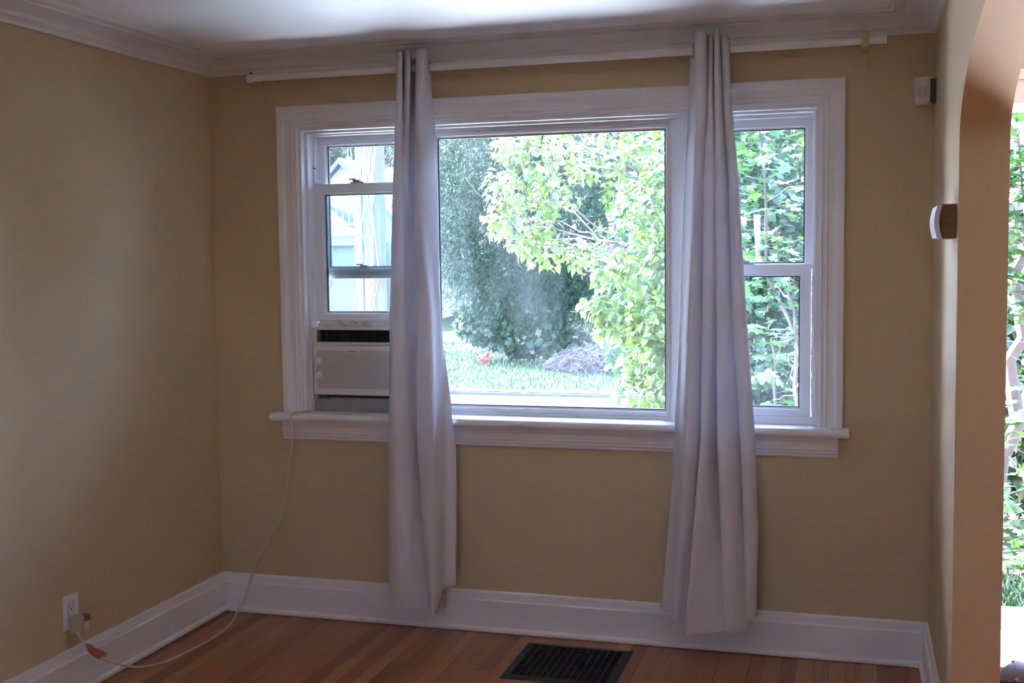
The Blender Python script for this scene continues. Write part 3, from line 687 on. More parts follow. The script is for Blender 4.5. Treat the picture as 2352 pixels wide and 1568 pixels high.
# ------------------------------------------------------------------ entry: doormat and sandals
mt_ = thing('doormat', 'charcoal ribbed doormat just inside the entry door', 'doormat', (3.58, -0.30, 0))
put(MB().box(3.12, 4.02, -0.62, -0.03, 0.0005, 0.010).build('mat_base', mat('mat_rubber', (0.03, 0.035, 0.05), 0.85), None, bevel=0.003), mt_)
for k in range(19):
    y = -0.055-k*0.030
    put(MB().box(3.13, 4.01, y-0.009, y+0.009, 0.010, 0.014).build('rib', mat('mat_rib', (0.05, 0.06, 0.085), 0.95, bump=0.5, bscale=300), None, bevel=0.002), mt_)
def sandal(loc, rz, label):
    t = thing('sandal', label, 'sandal', loc, 'pair of slide sandals on the doormat'); t.rotation_euler = (0, 0, rz)
    out = []
    for k in range(28):
        a = 2*PI*k/28; x = 0.048*math.cos(a)*(1.0 + 0.12*math.sin(a)); y = 0.135*math.sin(a); out.append((x, y))
    MB().loft([[(x, y, 0.0) for x, y in out], [(x*1.02, y*1.01, 0.022) for x, y in out]]).build('sole', mat('sandal_sole', (0.02, 0.02, 0.025), 0.7), t, bevel=0.004, smooth=True)
    MB().loft([[(x*0.93, y*0.96, 0.022) for x, y in out], [(x*0.91, y*0.95, 0.026) for x, y in out]]).build('footbed', mat('sandal_footbed', (0.40, 0.09, 0.07), 0.7), t)
    for s in (-1, 1):
        rings = []
        for k in range(15):
            q = k/14; a = PI*q; cx = -0.050*math.cos(a); cz = 0.018 + 0.052*math.sin(a) + (0.004 if s > 0 else 0)
            cy = 0.030 + s*(q-0.5)*0.085; hw = 0.030
            th = 0.0028; nrm = Vector((-math.cos(a), 0, math.sin(a)))
            c = Vector((cx, cy, cz)); wv = Vector((0, 1, 0))
            rings.append([c - wv*hw, c + wv*hw, c + wv*hw + nrm*th, c + nrm*(th+0.002), c - wv*hw + nrm*th])
        MB().loft(rings).build('strap', mat('sandal_strap', (0.05, 0.05, 0.065), 0.75, bump=0.3, bscale=300), t, smooth=True)
    return t
sandal((3.245, -0.165, 0.0145), math.radians(62), 'dark slide sandal with crossed straps, its sole lying nearer the arch')
sandal((3.365, -0.075, 0.0145), math.radians(70), 'dark slide sandal with crossed straps, its sole lying nearer the threshold')

# ================================================================== outside
GZ = -0.70
def noise_ground(name, c1, c2, scale, bump=0.4, bscale=30, c3=None):
    return mat(name, c1, 0.95, vscale=scale, color2=c2, bump=bump, bscale=bscale, spec=0.1)
M_lawn = noise_ground('lawn', (0.010, 0.018, 0.007), (0.022, 0.036, 0.014), 3.0)
M_road = noise_ground('asphalt', (0.026, 0.026, 0.033), (0.042, 0.042, 0.050), 2.0, 0.3, 120)
M_drive = noise_ground('gravel_drive', (0.05, 0.045, 0.05), (0.09, 0.08, 0.08), 4.0, 0.4, 60)
M_conc = noise_ground('porch_concrete', (0.76, 0.75, 0.74), (0.84, 0.83, 0.82), 3.0, 0.1, 80)
struct('lawn_near', MB().box(-30, 30, YW+0.01, 8.4, GZ-0.3, GZ), M_lawn, 'front lawn between the house and the street')
struct('road', MB().box(-60, 60, 8.4, 14.05, GZ-0.3, GZ-0.06), M_road, 'grey asphalt street')
far = MB(); nxg, nyg = 40, 34
gv = []; 
def far_z(x, y): return GZ + 0.02*max(0, y-14.05) + 0.05*math.sin(x*0.9+y*0.7)*min(1, (y-14.05)/3) + 0.03*math.sin(x*2.1-y*1.3)*min(1, (y-14.05)/3)
for j in range(nyg+1):
    for i in range(nxg+1):
        x = -34 + 68*i/nxg; y = 14.05 + (60-14.05)*(j/nyg)**1.5; gv.append((x, y, far_z(x, y)))
gf = [(j*(nxg+1)+i, j*(nxg+1)+i+1, (j+1)*(nxg+1)+i+1, (j+1)*(nxg+1)+i) for j in range(nyg) for i in range(nxg)]
struct('lawn_far', far.add(gv, gf), M_lawn, 'sunlit lawn on the far side of the street', smooth=True)
struct('kerb_strip', MB().box(-60, 60, 13.95, 14.15, GZ-0.2, GZ-0.02), noise_ground('kerb_concrete', (0.05, 0.05, 0.056), (0.08, 0.078, 0.084), 5), 'low concrete kerb along the street')
dv = MB(); dv.add([(-1.05, 14.1, GZ+0.015), (4.5, 14.1, GZ+0.015), (4.5, 16.6, GZ+0.065), (-0.2, 16.2, GZ+0.055)], [(0, 1, 2, 3)])
struct('driveway_apron', dv, M_drive, 'gravelly driveway apron beyond the street')
struct('bounce_forecourt', MB().box(-7.0, 2.38, 0.22, 4.0, GZ-0.2, GZ+0.03).box(-7.0, 0.6, 4.0, 8.3, GZ-0.2, GZ+0.03), M_conc, 'unseen pale concrete forecourt added to bounce light up through the window')  # added below the sightline; pale so sunlight bounces onto the ceiling
struct('porch_slab', MB().box(2.4, 5.4, YW, 1.36, GZ, -0.14), M_conc, 'sunlit concrete porch slab outside the door', bevel=0.012)
struct('garden_bed', MB().box(2.6, 6.5, 3.85, 8.0, GZ-0.1, GZ+0.03), M_leafsoil, 'bare dark soil bed beyond the lawn')

# ---- leaves
HEART = (np.array([(0,0,0), (-.20,-.09,.03), (-.40,.08,.07), (-.40,.33,.07), (-.22,.66,.03), (0,1.0,-.10), (.22,.66,.03), (.40,.33,.07), (.40,.08,.07), (.20,-.09,.03), (0,.40,-.02)]),
         np.array([(0,1,10), (1,2,10), (2,3,10), (3,4,10), (4,5,10), (5,6,10), (6,7,10), (7,8,10), (8,9,10), (9,0,10)]))
def maple_template():
    o = []; lob = [(-155, .42), (-125, .28), (-100, .62), (-72, .34), (-52, .86), (-36, .62), (-22, .46), (-9, .80), (0, 1.0), (9, .80), (22, .46), (36, .62), (52, .86), (72, .34), (100, .62), (125, .28), (155, .42)]
    for a, r in lob: a = math.radians(a); o.append((r*math.sin(a), 0.35+0.65*r*math.cos(a), 0.05*abs(math.sin(a))*r - 0.06*r*r))
    o = np.array([(0, 0.0, 0)] + o + [(0, .35, 0.0)]); n = len(o)-1
    return o, np.array([(i, (i+1) % n, n) for i in range(n)])
MAPLE = maple_template()
FROND = (np.array([(0,0,0), (-.07,.5,.02), (0,1,-.12), (.07,.5,.02), (-.05,.2,0), (-.34,.62,-.02), (-.20,.38,0), (.05,.2,0), (.34,.62,-.02), (.20,.38,0), (-.04,.5,0), (-.26,.88,-.06), (.26,.88,-.06), (.04,.5,0)]),
         np.array([(0,3,1), (1,3,2), (4,6,5), (7,8,9), (10,1,11), (13,12,3)]))
def frames(axis, nrm):
    y = axis/np.linalg.norm(axis, axis=1, keepdims=True)
    z = nrm - y*np.sum(nrm*y, 1, keepdims=True); z /= np.maximum(np.linalg.norm(z, axis=1, keepdims=True), 1e-6)
    x = np.cross(y, z); return np.stack([x, y, z], 2)
def leaf_mesh(name, tmpl, C, A, N, S):
    R = frames(A, N); T, F = tmpl
    V = np.einsum('nij,mj->nmi', R, T)*S[:, None, None] + C[:, None, :]
    FF = (F[None]+(np.arange(len(C))*len(T))[:, None, None]).reshape(-1, 3)
    return raw_mesh(name, V.reshape(-1, 3), FF)
def leaf_set(root, tmpl, C, A, N, S, mats_, nind, view=None, small=None):
    """the nind leaves that show largest as single parts, the others as one part"""
    C = np.asarray(C); d = np.linalg.norm(C-np.array(CAM), axis=1)
    score = S/d
    if view is not None: score = score*np.where(view(C), 1.0, 0.01)
    order = np.argsort(-score); ind = order[:nind]; rest = order[nind:]
    if len(ind):
        protos = []
        for m_ in mats_:
            me = raw_mesh('leaf', tmpl[0], tmpl[1]); me.materials.append(m_); protos.append(me)
        R = frames(A[ind], N[ind]); base = Vector(root.location)
        for q, i in enumerate(ind):
            o = bpy.data.objects.new('leaf', protos[q % len(protos)]); col.objects.link(o); o.parent = root
            M = Matrix([[*(R[q][r]*S[i]), C[i][r]-base[r]] for r in range(3)] + [[0, 0, 0, 1]])
            o.matrix_local = M
    if len(rest):
        for q, m_ in enumerate(mats_):
            rr = rest[q::len(mats_)]
            if len(rr) == 0: continue
            o = obj('foliage', leaf_mesh('foliage', tmpl, C[rr], A[rr], N[rr], S[rr]), m_); put(o, root); o['kind'] = 'stuff'
def project(C):
    D = C-np.array(CAM); z = D@np.array(FW); return 1176+FPX*(D@np.array(RT))/z, 784-FPX*(D@np.array(UP))/z
def win_view(C):
    x, y = project(C); return ((x > 1005) & (x < 1531) & (y > 295) & (y < 940)) | ((x > 1695) & (x < 1848) & (y > 292) & (y < 935))
def door_view(C):
    x, y = project(C); return (x > 2295) & (x < 2352) & (y > 240) & (y < 1300)
def blob(n, c, r, shell=0.55):
    v = rng.normal(size=(n, 3)); v /= np.linalg.norm(v, axis=1, keepdims=True)
    rad = shell + (1-shell)*rng.random(n)**0.6
    return np.asarray(c) + v*rad[:, None]*np.asarray(r), v
def leaf_m(name, c1, c2, tr=0.35, scale=6.0, tcol=None, spec=0.5):
    k = 0.27; c1 = tuple(k*c for c in c1); c2 = tuple(k*c for c in c2); tcol = tuple(k*c for c in tcol) if tcol else None
    return mat(name, c1, 0.38, vscale=scale, color2=c2, spec=spec, trans=tr, transcol=tcol)
M_lil1 = leaf_m('lilac_leaf', (0.11, 0.25, 0.045), (0.20, 0.36, 0.075), 0.42, tcol=(0.38, 0.60, 0.10))
M_lil2 = leaf_m('lilac_leaf_pale', (0.16, 0.30, 0.06), (0.26, 0.41, 0.10), 0.42, tcol=(0.46, 0.66, 0.12))
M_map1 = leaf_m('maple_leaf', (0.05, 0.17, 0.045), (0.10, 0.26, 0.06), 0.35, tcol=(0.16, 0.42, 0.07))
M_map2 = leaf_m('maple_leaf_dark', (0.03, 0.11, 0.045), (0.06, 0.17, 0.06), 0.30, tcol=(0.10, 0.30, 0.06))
M_ced1 = leaf_m('cedar_frond', (0.022, 0.085, 0.040), (0.050, 0.15, 0.060), 0.25, 1.5, spec=0.15)
M_ced2 = leaf_m('cedar_frond_pale', (0.045, 0.12, 0.050), (0.085, 0.19, 0.075), 0.25, 1.5, spec=0.15)
M_dec1 = leaf_m('tree_leaf', (0.035, 0.13, 0.035), (0.08, 0.22, 0.055), 0.35, 1.5)
M_dec2 = leaf_m('tree_leaf_pale', (0.12, 0.22, 0.05), (0.22, 0.33, 0.08), 0.35, 1.5)
M_bark = mat('bark', (0.045, 0.036, 0.03), 0.9, var=0.35, vscale=14, stretch=(1, 1, 0.25), bump=0.6, bscale=25)
M_bark2 = mat('pale_bark', (0.09, 0.07, 0.06), 0.9, var=0.3, vscale=14, stretch=(1, 1, 0.25), bump=0.5, bscale=25)
M_twig = mat('dry_twig', (0.13, 0.10, 0.08), 0.9, var=0.3, vscale=3)

def wiggle(a, b, n=8, amp=0.08):
    a, b = Vector(a), Vector(b); L = (b-a).length; P = []
    for k in range(n+1):
        t = k/n; e = math.sin(PI*t)
        P.append(a.lerp(b, t) + Vector([random.uniform(-amp, amp)*L*e*0.5 for _ in range(3)]))
    return P

# ---- lilac bush just outside the picture window
lil = thing('lilac_bush', 'bright leafy lilac bush arching in front of the picture window', 'bush', (1.55, 4.7, GZ))
clus = [(1180,330,55,4.3,70), (1235,370,70,4.4,110), (1165,430,55,4.3,80), (1150,505,45,4.3,60), (1215,500,70,4.5,110), (1275,440,62,4.6,85), (1345,370,55,4.8,60),
        (1450,330,70,4.6,100), (1490,470,85,4.3,170), (1330,585,42,4.6,50), (1255,575,50,4.5,70), (1205,560,38,4.4,45), (1405,620,50,4.5,60), (1480,610,80,4.3,160), (1420,430,45,4.7,45),
        (1362,700,32,4.2,36), (1400,720,40,4.2,50), (1440,740,55,4.2,80), (1500,730,75,4.1,150), (1480,830,60,4.0,110), (1515,890,50,3.9,80), (1480,925,32,3.9,34), (1440,880,22,3.9,14), (1390,760,26,4.2,20),
        (1290,330,40,4.9,26), (1310,290,35,4.4,36), (1225,292,45,4.5,30), (1390,300,55,4.9,60), (1530,600,80,4.2,150), (1540,800,80,4.0,140), (1545,400,80,4.4,140), (1600,500,110,4.6,160), (1600,700,110,4.3,160), (1590,880,90,4.1,120), (1590,320,90,4.7,120), (1640,800,80,4.3,90)]
Cs, As, Ns, Ss = [], [], [], []
ctrs = []
for (px, py, r, y, n) in clus:
    n = int(n*1.5)
    c = np.array(at(px, py, 1, y)); k = (Vector(c)-CAM).length/FPX; ctrs.append(c)
    p, v = blob(n, c, (r*k, r*k*1.0, r*k*0.95), 0.25)
    Cs.append(p); a = v*0.7 + rng.normal(size=(n, 3))*0.45; a[:, 2] -= 0.55; As.append(a)
    nn_ = rng.normal(size=(n, 3))*0.45; nn_[:, 2] += 1.0; nn_[:, 1] -= 0.15; nn_ += v*0.3; Ns.append(nn_)
    Ss.append(rng.uniform(0.045, 0.080, n))
leaf_set(lil, HEART, np.vstack(Cs), np.vstack(As), np.vstack(Ns), np.concatenate(Ss), [M_lil1, M_lil2], 300, win_view)
stem0 = Vector((1.75, 4.9, GZ))
hubs = [at(1430, 560, 1, 4.6), at(1500, 640, 1, 4.5), at(1470, 800, 1, 4.3), at(1480, 400, 1, 4.7), at(1580, 500, 1, 4.7)]
for h in hubs:
    P = wiggle(stem0 + Vector((random.uniform(-.2, .2), random.uniform(-.2, .2), 0)), h, 9, 0.12)
    put(MB().tube(P, list(np.linspace(0.022, 0.009, len(P))), 6).build('stem', M_bark2, None, smooth=True), lil)
for i, c in enumerate(ctrs):
    h = min(hubs, key=lambda q: (q-Vector(c)).length)
    P = wiggle(h, c, 6, 0.16)
    put(MB().tube(P, list(np.linspace(0.009, 0.003, len(P))), 5).build('branch', M_bark2, None, smooth=True), lil)
    for _ in range(3):
        a = Vector(P[random.randrange(2, 6)]); b_ = a + Vector((random.uniform(-.22, .12), random.uniform(-.1, .1), random.uniform(-.12, .16)))
        P2 = wiggle(a, b_, 4, 0.2)
        put(MB().tube(P2, 0.0022, 4).build('twig', M_twig, None), lil)

# ---- maple saplings beside the window and the door
def maple(label, base, boxes, nind, view, size, nm='maple_sapling'):
    t = thing(nm, label, 'sapling', base)
    Cs, As, Ns, Ss = [], [], [], []
    for (c, r, n, dark) in boxes:
        p, v = blob(n, c, r, 0.1); Cs.append(p)
        a = rng.normal(size=(n, 3)); a[:, 2] = a[:, 2]*0.25-0.12; As.append(a)
        q = rng.normal(size=(n, 3))*0.28; q[:, 2] += 1; Ns.append(q); Ss.append(rng.uniform(*size, n))
    C = np.vstack(Cs)
    leaf_set(t, MAPLE, C, np.vstack(As), np.vstack(Ns), np.concatenate(Ss), [M_map1, M_map2], nind, view)
    B = Vector(base)
    for (c, r, n, d) in boxes:
        P = wiggle(B + Vector((random.uniform(-.1, .1), random.uniform(-.1, .1), 0)), Vector(c) + Vector((0, 0, r[2]*0.5)), 9, 0.08)
        put(MB().tube(P, list(np.linspace(0.022, 0.006, len(P))), 6).build('stem', M_bark, None, smooth=True), t)
        for _ in range(7):
            a = Vector(P[random.randrange(4, len(P))]); b_ = a + Vector((random.uniform(-1, 1)*r[0], random.uniform(-1, 1)*r[1], random.uniform(-.1, .25)))
            put(MB().tube(wiggle(a, b_, 5, 0.1), 0.0035, 5).build('twig', M_bark2, None), t)
    return t
maple('young maple with flat leaves outside the closed double-hung window', (2.4, 3.4, GZ),
      [((2.02, 3.3, 2.25), (0.55, 0.5, 0.55), 230, 0), ((2.15, 3.4, 1.45), (0.55, 0.5, 0.5), 200, 0), ((2.10, 3.7, 0.7), (0.5, 0.5, 0.5), 150, 0)], 200, win_view, (0.07, 0.125))
maple('young maple with lush green leaves seen through the entry door', (4.05, 4.6, GZ),
      [((3.72, 4.3, 2.05), (0.6, 0.5, 0.5), 260, 0), ((3.78, 4.4, 1.35), (0.6, 0.5, 0.45), 220, 0), ((3.95, 4.3, 0.35), (0.45, 0.4, 0.4), 60, 0), ((3.85, 4.25, -0.25), (0.4, 0.3, 0.3), 50, 0)], 200, door_view, (0.09, 0.16))
for bx, by, lb in ((3.66, 4.9, 'leaning brown sapling trunk seen through the entry door'), (4.02, 5.4, 'upright dark sapling trunk seen through the entry door')):
    t = thing('tree_trunk', lb, 'trunk', (bx, by, GZ))
    P = wiggle((bx, by, GZ), (bx + (0.34 if bx < 3.8 else -0.1), by+0.2, 2.6), 10, 0.06)
    put(MB().tube(P, list(np.linspace(0.065, 0.035, len(P))), 9).build('trunk', M_bark, None, smooth=True), t)
    for k in range(4):
        a = Vector(P[3+k*2]); b_ = a + Vector((random.uniform(-.5, .5), random.uniform(-.3, .3), random.uniform(.2, .7)))
        put(MB().tube(wiggle(a, b_, 6, .12), list(np.linspace(0.018, 0.006, 7)), 6).build('branch', M_bark2, None, smooth=True), t)

def shrub(name, label, cat, base, blobs, tmpl, mats_, size, stems=4, up=0.5, droop=0.4, bark=None, trunk_r=0.03):
    t = thing(name, label, cat, base)
    Cs, As, Ns, Ss = [], [], [], []
    for (c, r, n) in blobs:
        p, v = blob(n, c, r, 0.45); Cs.append(p); a = v*0.6+rng.normal(size=(n, 3))*0.5; a[:, 2] -= droop; As.append(a)
        q = v*0.6+rng.normal(size=(n, 3))*0.5; q[:, 2] += up; Ns.append(q); Ss.append(rng.uniform(*size, n))
    leaf_set(t, tmpl, np.vstack(Cs), np.vstack(As), np.vstack(Ns), np.concatenate(Ss), mats_, 0)
    B = Vector(base)
    for k in range(stems):
        c, r, n = blobs[k % len(blobs)]
        P = wiggle(B + Vector((random.uniform(-.15, .15), random.uniform(-.15, .15), 0)), Vector(c)+Vector((random.uniform(-.3, .3)*r[0], 0, r[2]*0.6)), 9, 0.06)
        put(MB().tube(P, list(np.linspace(trunk_r, trunk_r*0.3, len(P))), 7).build('stem', bark or M_bark, None, smooth=True), t)
    return t
# dense shrubs behind the saplings
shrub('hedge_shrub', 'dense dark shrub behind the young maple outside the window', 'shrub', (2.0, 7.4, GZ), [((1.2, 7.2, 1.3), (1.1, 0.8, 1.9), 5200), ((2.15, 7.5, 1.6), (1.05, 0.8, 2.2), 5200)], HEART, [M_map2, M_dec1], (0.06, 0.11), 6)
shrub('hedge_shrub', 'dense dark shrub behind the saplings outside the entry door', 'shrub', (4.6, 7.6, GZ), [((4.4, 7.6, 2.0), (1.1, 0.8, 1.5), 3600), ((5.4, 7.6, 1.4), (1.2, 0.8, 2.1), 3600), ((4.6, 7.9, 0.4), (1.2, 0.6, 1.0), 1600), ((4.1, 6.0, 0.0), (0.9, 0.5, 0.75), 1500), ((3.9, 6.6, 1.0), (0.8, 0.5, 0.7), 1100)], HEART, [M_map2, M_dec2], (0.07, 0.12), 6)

# ---- cedar across the street
def cedar(label, base, h, blobs):
    t = thing('cedar_tree', label, 'tree', base); B = Vector(base)
    Cs, As, Ns, Ss = [], [], [], []
    for (c, r, n) in blobs:
        p, v = blob(n, c, np.array(r)*1.12, 0.15); Cs.append(p + rng.normal(size=(n, 3))*0.12); a = v*0.8+rng.normal(size=(n, 3))*0.45; a[:, 2] -= 0.55; As.append(a)
        q = v*0.5+rng.normal(size=(n, 3))*0.6; q[:, 2] += 0.35; Ns.append(q); Ss.append(rng.uniform(0.07, 0.15, n))
    C, A, N_, S = np.vstack(Cs), np.vstack(As), np.vstack(Ns), np.concatenate(Ss)
    leaf_set(t, FROND, C, A, N_, S, [M_ced1, M_ced1, M_ced2], 0)
    P = wiggle(B, B+Vector((0.1, 0.2, h)), 8, 0.03)
    put(MB().tube(P, list(np.linspace(0.20, 0.05, len(P))), 10).build('trunk', M_bark2, None, smooth=True), t)
    for (c, r, n) in blobs:
        for k in range(7):
            a = B + Vector((0.05, 0.1, random.uniform(0.25, 0.9)*min(h, c[2]-GZ+r[2]))); ang = random.uniform(0, 2*PI)
            b_ = Vector(c) + Vector((math.cos(ang)*r[0]*0.95, -abs(math.sin(ang))*r[1], random.uniform(-.6, .6)*r[2]))
            put(MB().tube(wiggle(a, b_, 7, 0.08), list(np.linspace(0.022, 0.005, 8)), 5).build('branch', M_twig, None, smooth=True), t)
    return t
cedar('large dark cedar with drooping boughs across the street', (-3.4, 19.6, GZ), 7.0,
      [((-5.6, 19.6, 4.4), (1.7, 1.5, 2.2), 13000), ((-5.3, 19.3, 2.4), (1.3, 1.3, 1.5), 9000), ((-4.7, 19.2, 2.9), (1.6, 1.5, 1.7), 12000), ((-3.0, 19.0, 2.6), (1.7, 1.5, 1.8), 13000), ((-1.7, 19.4, 2.6), (1.6, 1.5, 1.7), 11000), ((-3.2, 19.6, 5.0), (2.6, 1.6, 2.0), 16000), ((-3.2, 18.9, 1.2), (1.5, 1.1, 1.0), 5000), ((-1.9, 19.3, 1.1), (1.4, 1.1, 1.1), 6500), ((-4.0, 18.5, 1.1), (1.5, 0.9, 1.1), 8000), ((-2.7, 18.4, 0.75), (1.3, 0.8, 0.9), 6500), ((-1.6, 18.7, 0.5), (1.0, 0.7, 0.8), 4000), ((-4.9, 18.7, 1.5), (1.0, 0.8, 0.9), 5000)])
cedar('second dark cedar standing right behind the large one', (0.6, 24.2, GZ), 7.5,
      [((-0.4, 24.0, 2.8), (2.0, 1.5, 2.5), 8000), ((1.4, 24.0, 2.9), (1.9, 1.5, 2.6), 7000), ((0.2, 24.2, 5.8), (2.7, 1.6, 2.4), 9000)])
shrub('maple_shrub', 'low broadleaf shrub growing under the large cedar', 'shrub', (-4.1, 18.7, GZ), [((-4.5, 18.4, 0.15), (0.8, 0.5, 0.45), 620), ((-3.6, 18.2, -0.10), (0.8, 0.5, 0.40), 620), ((-2.9, 18.1, -0.2), (0.6, 0.4, 0.3), 340)], MAPLE, [M_dec1, M_map2], (0.10, 0.18), 4)
# ---- trees closing the view
def far_tree(label, x, y, h, r, n, mats_, size=(0.16, 0.34)):
    bl = [((x, y, GZ+h*0.72), (r, r*0.8, h*0.30), n), ((x-r*0.6, y, GZ+h*0.45), (r*0.8, r*0.7, h*0.22), n//2), ((x+r*0.6, y, GZ+h*0.42), (r*0.8, r*0.7, h*0.24), n//2)]
    return shrub('broadleaf_tree', label, 'tree', (x, y, GZ), bl, HEART, mats_, size, 3, trunk_r=0.16)
far_tree('tall broadleaf tree behind the far side of the house gable', -17.5, 41, 13, 4.2, 6500, [M_dec2, M_dec1])
far_tree('tall shaded broadleaf tree behind the house ridge', -12.6, 50, 16, 4.6, 6500, [M_dec1, M_ced1])
far_tree('broadleaf tree beyond the sunlit lawn behind the cedar', -9.0, 60, 18, 5.6, 6500, [M_dec1, M_dec2])
far_tree('broadleaf tree farthest back between the two cedars', -1.5, 36, 12, 4.6, 6500, [M_dec1, M_dec2])
far_tree('broadleaf tree behind the second cedar', 11.5, 31, 12, 4.6, 6000, [M_dec1, M_dec2])
for hx_, lb_ in ((-19.0, 'rounded green hedge behind the house'), (-14.5, 'rounded green hedge at the end of the far lawn beside the house'), (-10.0, 'rounded green hedge at the end of the far lawn behind the cedar')):
    shrub('far_hedge', lb_, 'hedge', (hx_, 39, GZ), [((hx_, 39, 0.6), (2.2, 1.0, 1.6), 2400)], HEART, [M_dec1, M_dec2], (0.16, 0.30), 3, trunk_r=0.06)
far_tree('unseen street tree added to shade the road beside the utility pole', -9.5, 13.2, 9.5, 2.6, 1800, [M_dec1, M_dec2], (0.14, 0.26))  # out of view; added to cast dappled shade across the street
far_tree('broadleaf tree beyond the driveway apron', 13.5, 20, 11, 4.2, 5000, [M_dec1, M_dec2])

# ---- grass blades (stuff)
def grass(name, label, n, xr, yr, h, zf, m_, keep=None):
    x = rng.uniform(*xr, n); y = rng.uniform(*yr, n)
    if keep is not None: k = keep(x, y); x, y = x[k], y[k]; n = len(x)
    z = np.array([zf(a, b_) for a, b_ in zip(x, y)])
    hh = rng.uniform(*h, n); ang = rng.uniform(0, 2*PI, n); w = hh*0.06+0.002; lean = rng.uniform(0.1, 0.7, n)
    dx, dy = np.cos(ang), np.sin(ang); b0 = np.stack([x, y, z-0.01], 1); s_ = np.stack([-dy*w, dx*w, 0*w], 1)
    mid = b0 + np.stack([dx*lean*hh*0.35, dy*lean*hh*0.35, hh*0.62], 1); tip = b0 + np.stack([dx*lean*hh, dy*lean*hh, hh*0.95], 1)
    V = np.stack([b0-s_, b0+s_, mid+s_*0.8, mid-s_*0.8, tip], 1).reshape(-1, 3)
    o5 = (np.arange(n)*5)[:, None, None]
    F = (np.array([(0, 1, 2), (0, 2, 3), (3, 2, 4)])[None]+o5).reshape(-1, 3)
    o = obj(name, raw_mesh(name, V, F), m_); tag(o, label, 'grass', None, 'stuff'); return o
M_gr = leaf_m('grass_blade', (0.04, 0.14, 0.03), (0.08, 0.21, 0.05), 0.3, 2.0)
grass('lawn_grass', 'short green grass between porch slab and soil bed', 14000, (2.9, 5.0), (1.40, 3.95), (0.04, 0.11), lambda x, y: GZ, M_gr)
grass('roadside_grass', 'rough green grass across the street under the cedars', 26000, (-9.5, 0.5), (14.2, 22), (0.03, 0.09), far_z, M_gr, keep=lambda x, y: ~((x > -1.0) & (y < 16.3)))
# low groundcover in the bed
n = 420; C = np.stack([rng.uniform(3.0, 4.8, n), rng.uniform(3.8, 5.2, n), GZ+0.05+rng.random(n)*0.16], 1); A = rng.normal(size=(n, 3)); A[:, 2] *= .3; N_ = rng.normal(size=(n, 3))*.3; N_[:, 2] += 1
gc = obj('ground_cover', leaf_mesh('ground_cover', MAPLE, C, A, N_, rng.uniform(0.05, 0.10, n)), M_map1); tag(gc, 'low leafy ground cover on the dark soil', 'ground cover', None, 'stuff')

# ---- brush pile, litter
bp_c = at(1345, 862, 2, GZ+0.06); bp_c = Vector((bp_c.x-0.05, 17.3, far_z(bp_c.x, 17.3)))
bpile = thing('brush_pile', 'heap of dry grey twigs and cut grass under the cedars', 'brush pile', bp_c)
hv = []; 
mbp = MB(); rings = []
for j in range(7):
    q = j/6*PI/2; rr = math.cos(q); zz = 0.44*math.sin(q)
    rings.append([bp_c + Vector((0.95*rr*math.cos(2*PI*k/24)*(1+0.08*math.sin(5*k)), 0.6*rr*math.sin(2*PI*k/24), zz*(1+0.1*math.sin(3*k+j)))) for k in range(24)])
put(mbp.loft(rings).build('core', mat('brush_core', (0.025, 0.022, 0.02), 0.95, var=0.4, vscale=9, bump=0.8, bscale=25), None), bpile)
tw = MB()
for k in range(900):
    a = random.uniform(0, 2*PI); r = math.sqrt(random.random()); zz = 0.46*math.sqrt(max(0, 1-r*r))
    p = bp_c + Vector((1.0*r*math.cos(a), 0.65*r*math.sin(a), zz)); L = random.uniform(0.12, 0.42); d = Vector((random.gauss(0, 1), random.gauss(0, .6), random.gauss(0.0, .35))).normalized()*L
    tw.tube([p-d*0.5, p + Vector((0, 0, 0.04)), p+d*0.5 - Vector((0, 0, 0.05))], 0.006, 3, cap=False)
o = put(tw.build('dry_twigs', mat('dry_straw', (0.085, 0.072, 0.075), 0.9, var=0.4, vscale=5), None), bpile); o['kind'] = 'stuff'

rb_p = at(1110, 843, 2, GZ+0.06); rb_p.z = far_z(rb_p.x, rb_p.y)+0.05
rb = thing('red_bag', 'crumpled red plastic bag lying on the far lawn', 'bag', rb_p)
V = []; me = bpy.data.meshes.new('crumple'); bm = bmesh.new(); bmesh.ops.create_icosphere(bm, subdivisions=3, radius=1)
for v in bm.verts:
    n_ = 1 + 0.22*math.sin(5*v.co.x+3*v.co.z)*math.sin(6*v.co.y+1) + random.uniform(-.12, .12)
    v.co = Vector((v.co.x*0.115*n_, v.co.y*0.09*n_, max(-0.01, v.co.z*0.085*n_+0.06)))
bm.to_mesh(me); bm.free(); ob_ = obj('bag_body', me, mat('red_plastic', (0.75, 0.03, 0.03), 0.4, trans=0.2)); ob_.parent = rb
MB().loft([[(0.05+0.03*math.cos(a), 0.02*math.sin(a), 0.10) for a in np.linspace(0, 2*PI, 8)[:-1]], [(0.11+0.05*math.cos(a), 0.035*math.sin(a), 0.19+0.02*math.sin(3*a)) for a in np.linspace(0, 2*PI, 8)[:-1]]]).build('bag_mouth', mat('red_plastic', (0.75, 0.03, 0.03), 0.4), rb)
cp_p = at(1320, 876, 2, GZ+0.04); cp_p.z = far_z(cp_p.x, cp_p.y)+0.045
cup = thing('paper_cup', 'white paper cup lying on the roadside grass', 'cup', cp_p)
M_cup = mat('paper_white', (0.80, 0.82, 0.78), 0.6)
MB().tube([(-0.055, 0, 0), (0.05, 0.012, 0)], [0.030, 0.043], 18).build('cup_body', M_cup, cup, smooth=True)
MB().tube([(0.048, 0.012, 0), (0.055, 0.0125, 0)], [0.046, 0.046], 18).build('rim', M_cup, cup, smooth=True)

